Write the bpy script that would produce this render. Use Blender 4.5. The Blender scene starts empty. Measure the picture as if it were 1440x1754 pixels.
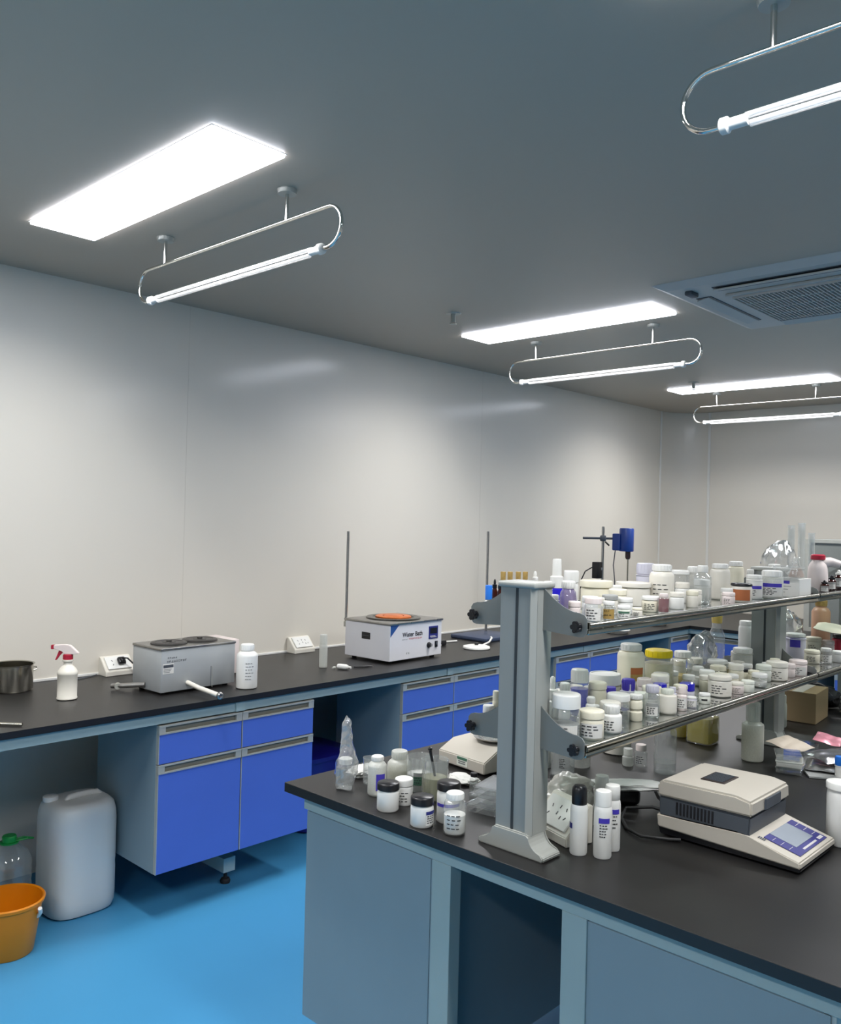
import bpy, bmesh, math, random
from mathutils import Vector, Matrix, noise
random.seed(7)
scn = bpy.context.scene
COL = scn.collection

# ------------------------------------------------------------------ camera, light, exposure
CAM_F = 1477.19
cam = bpy.data.cameras.new('camera'); cam_o = bpy.data.objects.new('camera', cam); COL.objects.link(cam_o)
cam.sensor_fit = 'HORIZONTAL'; cam.sensor_width = 36.0; cam.lens = 36.0 * CAM_F / 1440.0
cam.clip_start = 0.05; cam.clip_end = 60
yaw, pitch, roll = 0.7584, 0.0084, 0.0253
fw = Vector((math.cos(yaw)*math.cos(pitch), math.sin(yaw)*math.cos(pitch), math.sin(pitch)))
rt = Vector((math.sin(yaw), -math.cos(yaw), 0)); upv = rt.cross(fw)
r2 = math.cos(roll)*rt + math.sin(roll)*upv; u2 = -math.sin(roll)*rt + math.cos(roll)*upv
M4 = Matrix(((r2.x, u2.x, -fw.x, 0), (r2.y, u2.y, -fw.y, 0), (r2.z, u2.z, -fw.z, 1.6169), (0, 0, 0, 1)))
cam_o.matrix_world = M4
scn.camera = cam_o
LAMP_STRENGTH = 15.0
LAMP_WATTS = 25.5
scn.view_settings.view_transform = 'Standard'
scn.view_settings.look = 'None'
scn.view_settings.gamma = 1.0
scn.view_settings.exposure = 0.0
scn.view_settings.use_curve_mapping = False
scn.cycles.max_bounces = 10
scn.cycles.diffuse_bounces = 5
scn.cycles.glossy_bounces = 4
scn.cycles.transmission_bounces = 6
scn.cycles.transparent_max_bounces = 24
scn.cycles.caustics_reflective = False
scn.cycles.caustics_refractive = False
world = bpy.data.worlds.new('world'); scn.world = world; world.use_nodes = True
world.node_tree.nodes['Background'].inputs[0].default_value = (0.5, 0.55, 0.6, 1)
world.node_tree.nodes['Background'].inputs[1].default_value = 0.0

# ------------------------------------------------------------------ materials
def s2l(c):
    return tuple(((v/255.0)/12.92 if v/255.0 <= 0.04045 else ((v/255.0+0.055)/1.055)**2.4) for v in c)
MATS = {}
def mat(name, rgb, rough=0.5, metal=0.0, spec=0.5, var=0.05, scale=6.0, coat=0.0, bump=0.0, stretch=None, sss=0.0):
    if name in MATS: return MATS[name]
    m = bpy.data.materials.new(name); m.use_nodes = True
    nt = m.node_tree; b = nt.nodes['Principled BSDF']
    c = s2l(rgb)
    tc = nt.nodes.new('ShaderNodeTexCoord'); mp = nt.nodes.new('ShaderNodeMapping')
    nz = nt.nodes.new('ShaderNodeTexNoise'); cr = nt.nodes.new('ShaderNodeValToRGB')
    nt.links.new(tc.outputs['Object'], mp.inputs['Vector']); nt.links.new(mp.outputs[0], nz.inputs['Vector'])
    if stretch: mp.inputs['Scale'].default_value = stretch
    nz.inputs['Scale'].default_value = scale; nz.inputs['Detail'].default_value = 3
    cr.color_ramp.elements[0].position = 0.3; cr.color_ramp.elements[1].position = 0.7
    cr.color_ramp.elements[0].color = tuple(max(0, v*(1-var)) for v in c) + (1,)
    cr.color_ramp.elements[1].color = tuple(min(1, v*(1+var)) for v in c) + (1,)
    nt.links.new(nz.outputs['Fac'], cr.inputs[0]); nt.links.new(cr.outputs[0], b.inputs['Base Color'])
    b.inputs['Roughness'].default_value = rough; b.inputs['Metallic'].default_value = metal
    b.inputs['Specular IOR Level'].default_value = spec
    b.inputs['Coat Weight'].default_value = coat; b.inputs['Coat Roughness'].default_value = 0.15
    if sss:
        b.inputs['Subsurface Weight'].default_value = sss
        b.inputs['Subsurface Radius'].default_value = (0.02, 0.02, 0.018); b.inputs['Subsurface Scale'].default_value = 0.5
    if bump:
        bp = nt.nodes.new('ShaderNodeBump'); bp.inputs['Strength'].default_value = bump; bp.inputs['Distance'].default_value = 0.002
        nt.links.new(nz.outputs['Fac'], bp.inputs['Height']); nt.links.new(bp.outputs[0], b.inputs['Normal'])
    MATS[name] = m; return m

def clear(name, rgb=(235, 240, 238), body=0.08, rough=0.04, gloss=1.0, tint=None):
    """thin clear or frosted plastic/glass: see-through, rim and lamp reflections, a little haze of its own"""
    if name in MATS: return MATS[name]
    m = bpy.data.materials.new(name); m.use_nodes = True; nt = m.node_tree
    for n in list(nt.nodes): nt.nodes.remove(n)
    out = nt.nodes.new('ShaderNodeOutputMaterial')
    tr = nt.nodes.new('ShaderNodeBsdfTransparent'); df = nt.nodes.new('ShaderNodeBsdfDiffuse'); gl = nt.nodes.new('ShaderNodeBsdfGlossy')
    tl = nt.nodes.new('ShaderNodeBsdfTranslucent'); ms = nt.nodes.new('ShaderNodeMixShader'); ms.inputs[0].default_value = 0.4
    m1 = nt.nodes.new('ShaderNodeMixShader'); m2 = nt.nodes.new('ShaderNodeMixShader')
    fr = nt.nodes.new('ShaderNodeLayerWeight'); fr.inputs['Blend'].default_value = 0.5
    pw = nt.nodes.new('ShaderNodeMath'); pw.operation = 'POWER'; pw.inputs[1].default_value = 2.5
    ad = nt.nodes.new('ShaderNodeMath'); ad.operation = 'MULTIPLY_ADD'; ad.inputs[1].default_value = 0.62; ad.inputs[2].default_value = 0.07
    nz = nt.nodes.new('ShaderNodeTexNoise'); nz.inputs['Scale'].default_value = 30
    mr = nt.nodes.new('ShaderNodeMapRange'); mr.inputs['To Min'].default_value = body*0.8; mr.inputs['To Max'].default_value = body*1.2
    mu = nt.nodes.new('ShaderNodeMath'); mu.operation = 'MULTIPLY'; mu.inputs[1].default_value = gloss; mu.use_clamp = True
    c = s2l(rgb) + (1,)
    t = s2l(tint) + (1,) if tint else (0.96, 0.97, 0.97, 1)
    tr.inputs[0].default_value = t; df.inputs[0].default_value = c; tl.inputs[0].default_value = c
    gl.inputs['Roughness'].default_value = rough; gl.inputs[0].default_value = (0.95, 0.95, 0.95, 1)
    L = nt.links.new
    L(nz.outputs['Fac'], mr.inputs['Value']); L(mr.outputs[0], m1.inputs[0])
    L(df.outputs[0], ms.inputs[1]); L(tl.outputs[0], ms.inputs[2])
    L(tr.outputs[0], m1.inputs[1]); L(ms.outputs[0], m1.inputs[2])
    L(fr.outputs['Facing'], pw.inputs[0]); L(pw.outputs[0], ad.inputs[0]); L(ad.outputs[0], mu.inputs[0]); L(mu.outputs[0], m2.inputs[0]); L(m1.outputs[0], m2.inputs[1]); L(gl.outputs[0], m2.inputs[2]); L(m2.outputs[0], out.inputs[0])
    MATS[name] = m; return m

def glow(name, rgb, strength):
    if name in MATS: return MATS[name]
    m = bpy.data.materials.new(name); m.use_nodes = True; nt = m.node_tree
    b = nt.nodes['Principled BSDF']
    b.inputs['Emission Color'].default_value = s2l(rgb) + (1,); b.inputs['Emission Strength'].default_value = strength
    b.inputs['Base Color'].default_value = (0.8, 0.8, 0.8, 1)
    MATS[name] = m; return m

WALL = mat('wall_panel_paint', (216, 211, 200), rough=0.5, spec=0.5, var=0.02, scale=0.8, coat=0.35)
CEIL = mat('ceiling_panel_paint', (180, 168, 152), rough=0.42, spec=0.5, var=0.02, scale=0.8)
FLOOR = mat('blue_floor_coating', (64, 136, 180), rough=0.42, spec=0.35, var=0.05, scale=1.3)
TOPM = mat('black_worktop', (19, 18, 18), rough=0.40, spec=0.6, var=0.12, scale=9, bump=0.04)
FRAME = mat('frame_grey_green', (150, 168, 168), rough=0.42, var=0.02)
PANEL = mat('cabinet_grey_blue', (126, 144, 152), rough=0.45, var=0.02)
BLUE = mat('cabinet_blue', (72, 102, 190), rough=0.4, var=0.02)
ALU = mat('satin_aluminium', (178, 178, 170), rough=0.38, metal=0.35, var=0.04, scale=20)
DARKSLOT = mat('recess_grey', (120, 118, 106), rough=0.6)
STEEL = mat('polished_steel', (176, 172, 160), rough=0.2, metal=1.0, var=0.05, scale=40, stretch=(1, 1, 0.1))
BRUSHED = mat('brushed_steel', (170, 168, 165), rough=0.32, metal=1.0, var=0.08, scale=50)
CHROME = mat('chrome', (225, 222, 215), rough=0.08, metal=1.0, var=0.02)
POST = mat('post_grey_powder', (134, 139, 138), rough=0.42, var=0.02)
POSTL = mat('post_light_grey', (158, 160, 155), rough=0.4, var=0.02)
PLATE = mat('bracket_grey', (118, 122, 120), rough=0.4, var=0.02, metal=0.2)
BLACK = mat('black_plastic', (22, 22, 26), rough=0.3, var=0.1)
RUBBER = mat('black_rubber', (18, 18, 20), rough=0.6, var=0.1)
WHITE = mat('white_plastic', (224, 224, 220), rough=0.35, var=0.015, sss=0.1)
WARM = mat('warm_white_plastic', (220, 216, 205), rough=0.4, var=0.02)
CREAM = mat('cream_plastic', (223, 218, 198), rough=0.4, var=0.03, sss=0.15)
PINKW = mat('pinkish_white_plastic', (222, 210, 206), rough=0.4, var=0.02)
LILAC = mat('lilac_white_plastic', (206, 204, 216), rough=0.4, var=0.02)
MINT = mat('pale_mint_plastic', (220, 223, 212), rough=0.4, var=0.02)
PAPER = mat('white_paper', (218, 217, 212), rough=0.7, var=0.015)
INK = mat('black_ink', (34, 34, 40), rough=0.6, var=0.05)
INDIGO = mat('indigo_print', (66, 54, 170), rough=0.5, var=0.05)
NAVY = mat('navy_print', (40, 46, 120), rough=0.4, var=0.05)
GREENINK = mat('green_print', (70, 110, 90), rough=0.6, var=0.05)
GREYLAB = mat('grey_label', (150, 152, 150), rough=0.6, var=0.05)
GOLD = mat('gold_label', (176, 146, 84), rough=0.45, var=0.15, scale=80, metal=0.3)
YELLOW = mat('yellow_lid', (232, 206, 8), rough=0.35, var=0.04)
GREENCAP = mat('green_cap', (20, 140, 60), rough=0.4, var=0.05)
RED = mat('red_plastic', (170, 30, 55), rough=0.35, var=0.05)
SKY = mat('bright_blue_cap', (40, 120, 220), rough=0.35, var=0.05)
ORANGE = mat('orange_plastic', (222, 132, 8), rough=0.35, var=0.04, spec=0.4)
DBLUE = mat('dark_blue_plastic', (24, 20, 120), rough=0.35, var=0.05)
MOTOR = mat('blue_motor_paint', (28, 62, 140), rough=0.4, var=0.06)
GREYBOX = mat('grey_enamel', (168, 172, 174), rough=0.4, metal=0.15, var=0.03, scale=12)
BEIGE = mat('beige_abs', (184, 178, 167), rough=0.45, var=0.02)
DGREY = mat('dark_grey_plastic', (70, 76, 84), rough=0.45, var=0.05)
PINKFOIL = mat('pink_foil', (226, 150, 165), rough=0.3, metal=0.3, var=0.08)
FOIL = mat('silver_foil', (190, 190, 190), rough=0.22, metal=0.9, var=0.1, scale=30)
CARD = mat('brown_cardboard', (150, 128, 96), rough=0.8, var=0.06)
COPPER = mat('orange_heating_ring', (206, 110, 50), rough=0.35, metal=0.4, var=0.15, scale=30)
POWDER = mat('white_powder', (235, 233, 228), rough=0.9, var=0.05, scale=60)
TERRA = mat('brown_powder', (170, 100, 60), rough=0.8, var=0.1)
WINE = mat('dark_red_liquid', (120, 16, 40), rough=0.2, var=0.1)
OCHRE = mat('ochre_liquid', (196, 170, 90), rough=0.25, var=0.08)
BROWNG = mat('amber_glass', (56, 20, 12), rough=0.08, var=0.1)
COBALT = mat('cobalt_glass', (40, 32, 190), rough=0.08, var=0.05)
GLASS = clear('clear_glass', body=0.13)
PET = clear('clear_plastic', body=0.16, rough=0.08)
FROST = clear('frosted_plastic', (228, 230, 224), body=0.68, rough=0.35, gloss=0.6)
CANM = mat('natural_polyethylene', (214, 214, 210), rough=0.38, var=0.015, sss=0.2)
BAG = clear('plastic_film', (235, 235, 232), body=0.16, rough=0.12, gloss=2.2)
HAZY = clear('cloudy_film', (210, 208, 200), body=0.82, rough=0.3, gloss=0.8)
VIOLETG = clear('violet_glass', (190, 180, 205), body=0.35, rough=0.06, tint=(200, 190, 220))
STYR = clear('clear_styrene', body=0.06, rough=0.05, gloss=1.3)
WATER = clear('water', (225, 228, 225), body=0.10, rough=0.02, gloss=1.2)
YLIQ = clear('yellow_liquid', (206, 192, 50), body=0.8, rough=0.05, tint=(215, 205, 90))
BLUEL = mat('blue_liquid', (44, 52, 190), rough=0.15, var=0.05)
CLIQ = clear('cloudy_liquid', (226, 222, 184), body=0.85, rough=0.2)
SHELFG = clear('shelf_glass', (180, 196, 190), body=0.05, rough=0.04, gloss=2.0, tint=(238, 245, 241))
MNAME = {'white': WHITE, 'cream': CREAM, 'warm': WARM, 'pink': PINKW, 'lilac': LILAC, 'mint': MINT, 'frost': FROST, 'clear': PET, 'glass': GLASS,
         'violet': VIOLETG, 'black': BLACK, 'yellow': YELLOW, 'indigo': INDIGO, 'cobalt': COBALT, 'sky': SKY, 'amber': BROWNG, 'gold': GOLD,
         'powder': POWDER, 'terra': TERRA, 'wine': WINE, 'ochre': OCHRE, 'water': WATER, 'yliq': YLIQ, 'bluel': BLUEL, 'cliq': CLIQ, 'grey': GREYLAB,
         'paper': PAPER, 'navy': NAVY, 'green': GREENINK, 'red': RED, 'steel': BRUSHED, 'foil': FOIL, 'blue': BLUE}

# ------------------------------------------------------------------ helpers
class MB:
    def __init__(s): s.bm = bmesh.new(); s.mats = []
    def slot(s, m):
        if m not in s.mats: s.mats.append(m)
        return s.mats.index(m)
    def _fin(s, faces, m, smooth=False):
        i = s.slot(m) if m else 0
        for f in faces: f.material_index = i; f.smooth = smooth
    def box(s, c, d, m=None, bev=0.0, rot=None, seg=2, smooth=False):
        r = bmesh.ops.create_cube(s.bm, size=1.0); vs = r['verts']
        bmesh.ops.scale(s.bm, vec=d, verts=vs)
        if bev > 0:
            es = list({e for v in vs for e in v.link_edges})
            g = bmesh.ops.bevel(s.bm, geom=es, offset=min(bev, min(d)*0.49), segments=seg, profile=0.5, affect='EDGES')
            vs = list({v for f in g['faces'] for v in f.verts} | {v for v in vs if v.is_valid})
            vs = s._island(vs)
        if rot is not None: bmesh.ops.rotate(s.bm, cent=(0, 0, 0), matrix=rot, verts=vs)
        bmesh.ops.translate(s.bm, vec=c, verts=vs)
        s._fin({f for v in vs for f in v.link_faces}, m, smooth or bev > 0.004)
        return vs
    def _island(s, vs):
        seen = set(vs); st = list(vs)
        while st:
            v = st.pop()
            for e in v.link_edges:
                o = e.other_vert(v)
                if o not in seen: seen.add(o); st.append(o)
        return list(seen)
    def bb(s, lo, hi, m=None, bev=0.0, **k):
        c = [(a+b)/2 for a, b in zip(lo, hi)]; d = [abs(b-a) for a, b in zip(lo, hi)]
        return s.box(c, d, m, bev, **k)
    def lathe(s, prof, c=(0, 0, 0), n=28, m=None, axis='z', rot=None, smooth=True, cap=True, sq=None):
        rings = []; new = []
        for (r, z) in prof:
            ring = []
            if r < 1e-6:
                v = s.bm.verts.new((0, 0, z)); ring = [v]*n; new.append(v)
            else:
                for k in range(n):
                    a = 2*math.pi*k/n
                    ca, sa = math.cos(a), math.sin(a)
                    if sq:
                        f = (abs(ca)**sq+abs(sa)**sq)**(-1.0/sq)
                        v = s.bm.verts.new((r*ca*f, r*sa*f, z))
                    else: v = s.bm.verts.new((r*ca, r*sa, z))
                    ring.append(v); new.append(v)
            rings.append(ring)
        fs = []
        for a, b in zip(rings[:-1], rings[1:]):
            for k in range(n):
                q = [a[k], a[(k+1) % n], b[(k+1) % n], b[k]]
                q2 = []
                for v in q:
                    if v not in q2: q2.append(v)
                if len(q2) >= 3:
                    try: fs.append(s.bm.faces.new(q2))
                    except ValueError: pass
        if cap:
            for ring in (rings[0], rings[-1]):
                if ring[0] is not ring[1]:
                    try: fs.append(s.bm.faces.new(ring))
                    except ValueError: pass
        R = rot
        if axis == 'x': R = Matrix.Rotation(math.pi/2, 3, 'Y')
        if axis == 'y': R = Matrix.Rotation(-math.pi/2, 3, 'X')
        if R is not None: bmesh.ops.rotate(s.bm, cent=(0, 0, 0), matrix=R, verts=new)
        bmesh.ops.translate(s.bm, vec=c, verts=new)
        s._fin(fs, m, smooth)
        for f in fs:
            if len(f.verts) > 8: f.smooth = False
        # sharp rims stay sharp
        return new
    def tube(s, pts, r, m=None, n=12, closed=False):
        pts = [Vector(p) for p in pts]; N = len(pts); rings = []
        up = None
        for i, p in enumerate(pts):
            if closed: t = pts[(i+1) % N]-pts[i-1]
            else: t = pts[min(i+1, N-1)]-pts[max(i-1, 0)]
            t.normalize()
            if up is None: up = t.orthogonal().normalized()
            up = (up-t*up.dot(t)).normalized(); sd = t.cross(up)
            rr = r[i] if isinstance(r, (list, tuple)) else r
            rings.append([s.bm.verts.new(p+(up*math.cos(2*math.pi*k/n)+sd*math.sin(2*math.pi*k/n))*rr) for k in range(n)])
        fs = []
        rng = range(N) if closed else range(N-1)
        for i in rng:
            a, b = rings[i], rings[(i+1) % N]
            for k in range(n): fs.append(s.bm.faces.new((a[k], a[(k+1) % n], b[(k+1) % n], b[k])))
        if not closed:
            fs.append(s.bm.faces.new(rings[0])); fs.append(s.bm.faces.new(rings[-1]))
        s._fin(fs, m, True)
        for f in fs:
            if len(f.verts) > 4: f.smooth = False
    def prism(s, poly, axis, a, b, m=None, smooth=False, bev=0.0):
        """polygon in the other two axes, swept along axis from a to b"""
        def P(p, t):
            return {'x': (t, p[0], p[1]), 'y': (p[0], t, p[1]), 'z': (p[0], p[1], t)}[axis]
        A = [s.bm.verts.new(P(p, a)) for p in poly]; B = [s.bm.verts.new(P(p, b)) for p in poly]
        fs = [s.bm.faces.new(A), s.bm.faces.new(B)]
        n = len(poly)
        for k in range(n): fs.append(s.bm.faces.new((A[k], A[(k+1) % n], B[(k+1) % n], B[k])))
        if bev:
            es = list({e for f in fs for e in f.edges})
            g = bmesh.ops.bevel(s.bm, geom=es, offset=bev, segments=2, affect='EDGES')
            vs = s._island([v for v in A+B if v.is_valid] or [v for f in g['faces'] for v in f.verts])
            fs = list({f for v in vs for f in v.link_faces}); smooth = True
        s._fin(fs, m, smooth)
    def patch(s, r, z0, z1, a0, a1, m, c=(0, 0, 0), n=12, th=0.0004):
        """a curved sticker on a cylinder of radius r"""
        fs = []; prev = None
        for k in range(n+1):
            a = a0+(a1-a0)*k/n
            q = [s.bm.verts.new((c[0]+rr*math.cos(a), c[1]+rr*math.sin(a), c[2]+z)) for rr, z in ((r, z0), (r, z1), (r+th, z1), (r+th, z0))]
            if prev:
                for i in range(4): fs.append(s.bm.faces.new((prev[i], prev[(i+1) % 4], q[(i+1) % 4], q[i])))
            else: fs.append(s.bm.faces.new(q))
            prev = q
        fs.append(s.bm.faces.new(prev))
        s._fin(fs, m, False)
    def build(s, name, m=None, parent=None, loc=None, rot=None, autosmooth=True):
        me = bpy.data.meshes.new(name)
        bmesh.ops.recalc_face_normals(s.bm, faces=s.bm.faces[:])
        s.bm.to_mesh(me); s.bm.free()
        for q in (s.mats or [m or WHITE]): me.materials.append(q)
        if any(p.use_smooth for p in me.polygons):
            try: me.set_sharp_from_angle(angle=math.radians(38))
            except Exception: pass
        o = bpy.data.objects.new(name, me); COL.objects.link(o)
        if parent is not None: o.parent = parent
        if loc is not None: o.location = loc
        if rot is not None: o.rotation_euler = rot
        return o

def tag(o, label=None, cat=None, group=None, kind=None):
    if label: o['label'] = label
    if cat: o['category'] = cat
    if group: o['group'] = group
    if kind: o['kind'] = kind
    return o
def thing(name, label, cat, loc=(0, 0, 0), rz=0.0, group=None):
    o = bpy.data.objects.new(name, None); COL.objects.link(o); o.empty_display_size = 0.02
    o.location = loc; o.rotation_euler = (0, 0, rz)
    return tag(o, label, cat, group)
def copy_tree(o, parent=None):
    c = o.copy(); COL.objects.link(c)
    if parent is not None: c.parent = parent
    for ch in list(o.children): copy_tree(ch, c)
    return c
def struct(name, mb, m=None):
    o = mb.build(name, m); o['kind'] = 'structure'; return o
def text_mesh(txt, size, m, parent, name, M, bold=0.0):
    cu = bpy.data.curves.new('t', 'FONT'); cu.body = txt; cu.size = size; cu.extrude = 0.0002; cu.offset = bold
    cu.align_x = 'CENTER'; cu.align_y = 'CENTER'
    t = bpy.data.objects.new('t', cu); COL.objects.link(t)
    dg = bpy.context.evaluated_depsgraph_get()
    me = bpy.data.meshes.new_from_object(t.evaluated_get(dg))
    bpy.data.objects.remove(t, do_unlink=True); bpy.data.curves.remove(cu)
    me.name = name; me.transform(M); me.materials.clear(); me.materials.append(m)
    o = bpy.data.objects.new(name, me); COL.objects.link(o); o.parent = parent
    return o
def glyph_row(mb, org, ux, uz, n, size, m, nrm, seed=1):
    """a row of small unreadable printed characters: each a few strokes"""
    rnd = random.Random(seed)
    ux = Vector(ux); uz = Vector(uz); nrm = Vector(nrm); org = Vector(org)
    for i in range(n):
        o = org+ux*(i*size*1.15)
        for k in range(3):
            h = rnd.random()
            if rnd.random() < 0.5: c = o+ux*size*0.5+uz*size*(0.15+0.35*k); d = (size*0.8, size*0.13)
            else: c = o+ux*size*(0.2+0.3*k)+uz*size*0.5; d = (size*0.13, size*0.8)
            q = [c+ux*(sx*d[0]/2)+uz*(sz*d[1]/2) for sx, sz in ((-1, -1), (1, -1), (1, 1), (-1, 1))]
            A = [mb.bm.verts.new(p) for p in q]; B = [mb.bm.verts.new(p+nrm*0.0003) for p in q]
            fs = [mb.bm.faces.new(A), mb.bm.faces.new(B)]+[mb.bm.faces.new((A[j], A[(j+1) % 4], B[(j+1) % 4], B[j])) for j in range(4)]
            mb._fin(fs, m)

# ------------------------------------------------------------------ room
H = 2.668; YW = 3.87; XW = 7.60; YR = -2.6; XB = -2.4
b = MB(); b.bb((XB, YR, -0.06), (XW, YW, 0.0)); struct('floor', b, FLOOR)
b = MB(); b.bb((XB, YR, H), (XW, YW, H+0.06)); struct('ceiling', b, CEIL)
b = MB(); b.bb((XB, YW, -0.06), (XW+0.06, YW+0.06, H+0.06)); struct('wall_left', b, WALL)
b = MB(); b.bb((XW, YR, -0.06), (XW+0.06, YW, H+0.06)); struct('wall_far', b, WALL)
b = MB(); b.bb((XB-0.06, YR-0.06, -0.06), (XW+0.06, YR, H+0.06)); struct('wall_right', b, WALL)
b = MB(); b.bb((XB-0.06, YR, -0.06), (XB, YW+0.06, H+0.06)); struct('wall_back', b, WALL)
# rounded inside corner between the two walls
R0 = 0.31; pts = [(XW, YW), (XW-R0, YW)]
for k in range(1, 16):
    a = math.pi/2*k/16
    pts.append((XW-R0+R0*math.sin(a)-0.0, YW-R0+R0*math.cos(a)))
pts.append((XW, YW-R0))
b = MB(); b.prism(pts, 'z', 0.0, H, WALL, smooth=True)
struct('trim_1', b, WALL)
b = MB()
for p in ((XW-R0-0.012, YW-0.004, 0.024, 0.008), (XW-0.004, YW-R0-0.012, 0.008, 0.024)):
    b.bb((p[0]-p[2]/2, p[1]-p[3]/2, 0.9), (p[0]+p[2]/2, p[1]+p[3]/2, H), WHITE, 0.003)
struct('trim_2', b, WHITE)
# thin panel joints on the long wall
b = MB()
for x in (2.35, 4.69, 1.2-1.17):
    b.bb((x-0.001, YW-0.0006, 0.87), (x+0.001, YW, H))
struct('trim_3', b, mat('joint_sealant', (204, 199, 188), rough=0.5))
# white sealant bead where the bench meets the wall
b = MB(); b.bb((-1.9, YW-0.008, 0.85), (XW-R0, YW, 0.862), bev=0.002); struct('trim_4', b, WHITE)

# ------------------------------------------------------------------ ceiling lamps
LAMPW = glow('lamp_diffuser', (240, 243, 255), LAMP_STRENGTH)
def lamp_proto():
    t = thing('ceiling_light_panel', '', 'ceiling light', (0, 0, H))
    b = MB(); b.bb((0.002, 0.002, -0.010), (0.245, 1.188, -0.001)); b.build('diffuser', LAMPW, t)
    al = bpy.data.lights.new('panel_light', 'AREA'); al.shape = 'RECTANGLE'; al.size = 0.24; al.size_y = 1.18
    al.energy = LAMP_WATTS; al.color = (1.0, 0.975, 0.93); al.spread = math.radians(146)
    ao = bpy.data.objects.new('panel_light', al); COL.objects.link(ao); ao.parent = t; ao.location = (0.1235, 0.595, -0.012)
    b = MB()
    for lo, hi in (((-0.004, -0.004), (0.002, 1.194)), ((0.245, -0.004), (0.251, 1.194)), ((0.002, -0.004), (0.245, 0.002)), ((0.002, 1.188), (0.245, 1.194))):
        b.bb((lo[0], lo[1], -0.0012), (hi[0], hi[1], 0.0))
    b.build('frame', WHITE, t)
    return t
LG = 'ceiling light panels of the laboratory'
lp0 = lamp_proto()
def uv_proto():
    t = thing('ultraviolet_lamp', '', 'lamp', (0, 0, H))
    # local y 0 = near end of the loop, long axis y, loop in the y-z plane
    y0, y1, zt, zb = 0.0, 1.21, -0.100, -0.226; r = (zt-zb)/2
    b = MB(); path = []
    for k in range(0, 17):
        a = math.pi/2-math.pi*k/16; path.append((0, y1-r+r*math.cos(a), (zt+zb)/2+r*math.sin(a)))
    path.append((0, y1-r-0.02, zb))
    p2 = [(0, y0+r+0.02, zb)]
    for k in range(0, 17):
        a = -math.pi/2-math.pi*k/16; p2.append((0, y0+r+r*math.cos(a), (zt+zb)/2+r*math.sin(a)))
    b.tube(p2+path, 0.0062, CHROME, n=10)
    b.build('tube_frame', CHROME, t)
    for yy in (0.27, 1.02):
        b = MB(); b.tube([(0, yy, zt), (0, yy, -0.012)], 0.0065, CHROME, n=10)
        b.lathe([(0.0, -0.014), (0.03, -0.014), (0.033, -0.004), (0.033, 0.0), (0, 0.0)], (0, yy, 0), m=ALU)
        b.build('hanger', CHROME, t)
    for yy, sgn in ((y0+r+0.02, 1), (y1-r-0.02, -1)):
        b = MB()
        b.lathe([(0, 0), (0.011, 0), (0.017, 0.004), (0.017, 0.018), (0.012, 0.022), (0.012, 0.06), (0, 0.06)] if sgn > 0 else
                [(0, 0), (0.011, 0), (0.017, -0.004), (0.017, -0.018), (0.012, -0.022), (0.012, -0.06), (0, -0.06)], (0, yy, zb), axis='y', m=WHITE)
        b.build('socket', WHITE, t)
    b = MB()
    b.tube([(0, y0+r+0.075, zb+0.008), (0, y1-r-0.075, zb+0.008)], 0.0075, n=12)
    b.tube([(0, y0+r+0.085, zb-0.010), (0, y1-r-0.085, zb-0.010)], 0.0075, n=12)
    b.build('lamp_tube', clear('quartz_tube', (245, 245, 245), body=0.55, rough=0.08, gloss=2.0), t)
    return t
uv0 = uv_proto()
first = [True, True]
lamps = [(1.28, 2.024, 'large bright light panel on the near left of the ceiling'),
         (3.692, 2.024, 'bright light panel beside the ceiling air conditioner'),
         (6.127, 2.024, 'narrow bright light panel at the far end of the ceiling'),
         (1.28, -0.345, 'light panel above the near end of the island'), (3.692, -0.345, 'light panel above the middle of the island'),
         (6.127, -0.345, 'light panel above the far end of the island'),
         (-1.13, 2.024, 'light panel over the left bench behind the viewer'), (-1.13, -0.345, 'light panel behind the viewer on the right')]
for i, (x, y, lb) in enumerate(lamps):
    o = lp0 if i == 0 else copy_tree(lp0)
    o.location = (x, y, H); tag(o, lb, 'ceiling light', LG)
uvs = [(1.70, 1.968, 'looped chrome tube lamp under the near left light panel'),
       (4.10, 1.968, 'looped chrome tube lamp under the light panel beside the air conditioner'),
       (6.51, 1.968, 'looped chrome tube lamp farthest away near the far wall'),
       (1.70, -0.34, 'looped chrome tube lamp cut by the top right edge of the photo')]
for i, (x, y, lb) in enumerate(uvs):
    o = uv0 if i == 0 else copy_tree(uv0)
    o.location = (x, y, H); tag(o, lb, 'lamp', 'ultraviolet lamps hung under the ceiling')
# sprinklers
for i, (x, y, lb) in enumerate([(3.277, 2.91, 'small round sprinkler head to the left of the middle light panel'), (5.93, 2.90, 'small sprinkler head above the left end of the farthest light panel')]):
    t = thing('sprinkler_head', lb, 'sprinkler', (x, y, H), group='sprinkler heads')
    b = MB(); b.lathe([(0, -0.004), (0.036, -0.004), (0.04, 0), (0, 0)], m=ALU); b.build('escutcheon', ALU, t)
    b = MB(); b.lathe([(0, -0.045), (0.012, -0.045), (0.012, -0.004), (0, -0.004)], m=ALU, n=16)
    b.lathe([(0, -0.056), (0.018, -0.056), (0.018, -0.053), (0, -0.053)], m=ALU, n=16)
    for s_ in (-1, 1): b.tube([(0.009*s_, 0, -0.044), (0.015*s_, 0, -0.05), (0.004*s_, 0, -0.054)], 0.002, ALU, n=6)
    b.build('nozzle', ALU, t)
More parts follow.
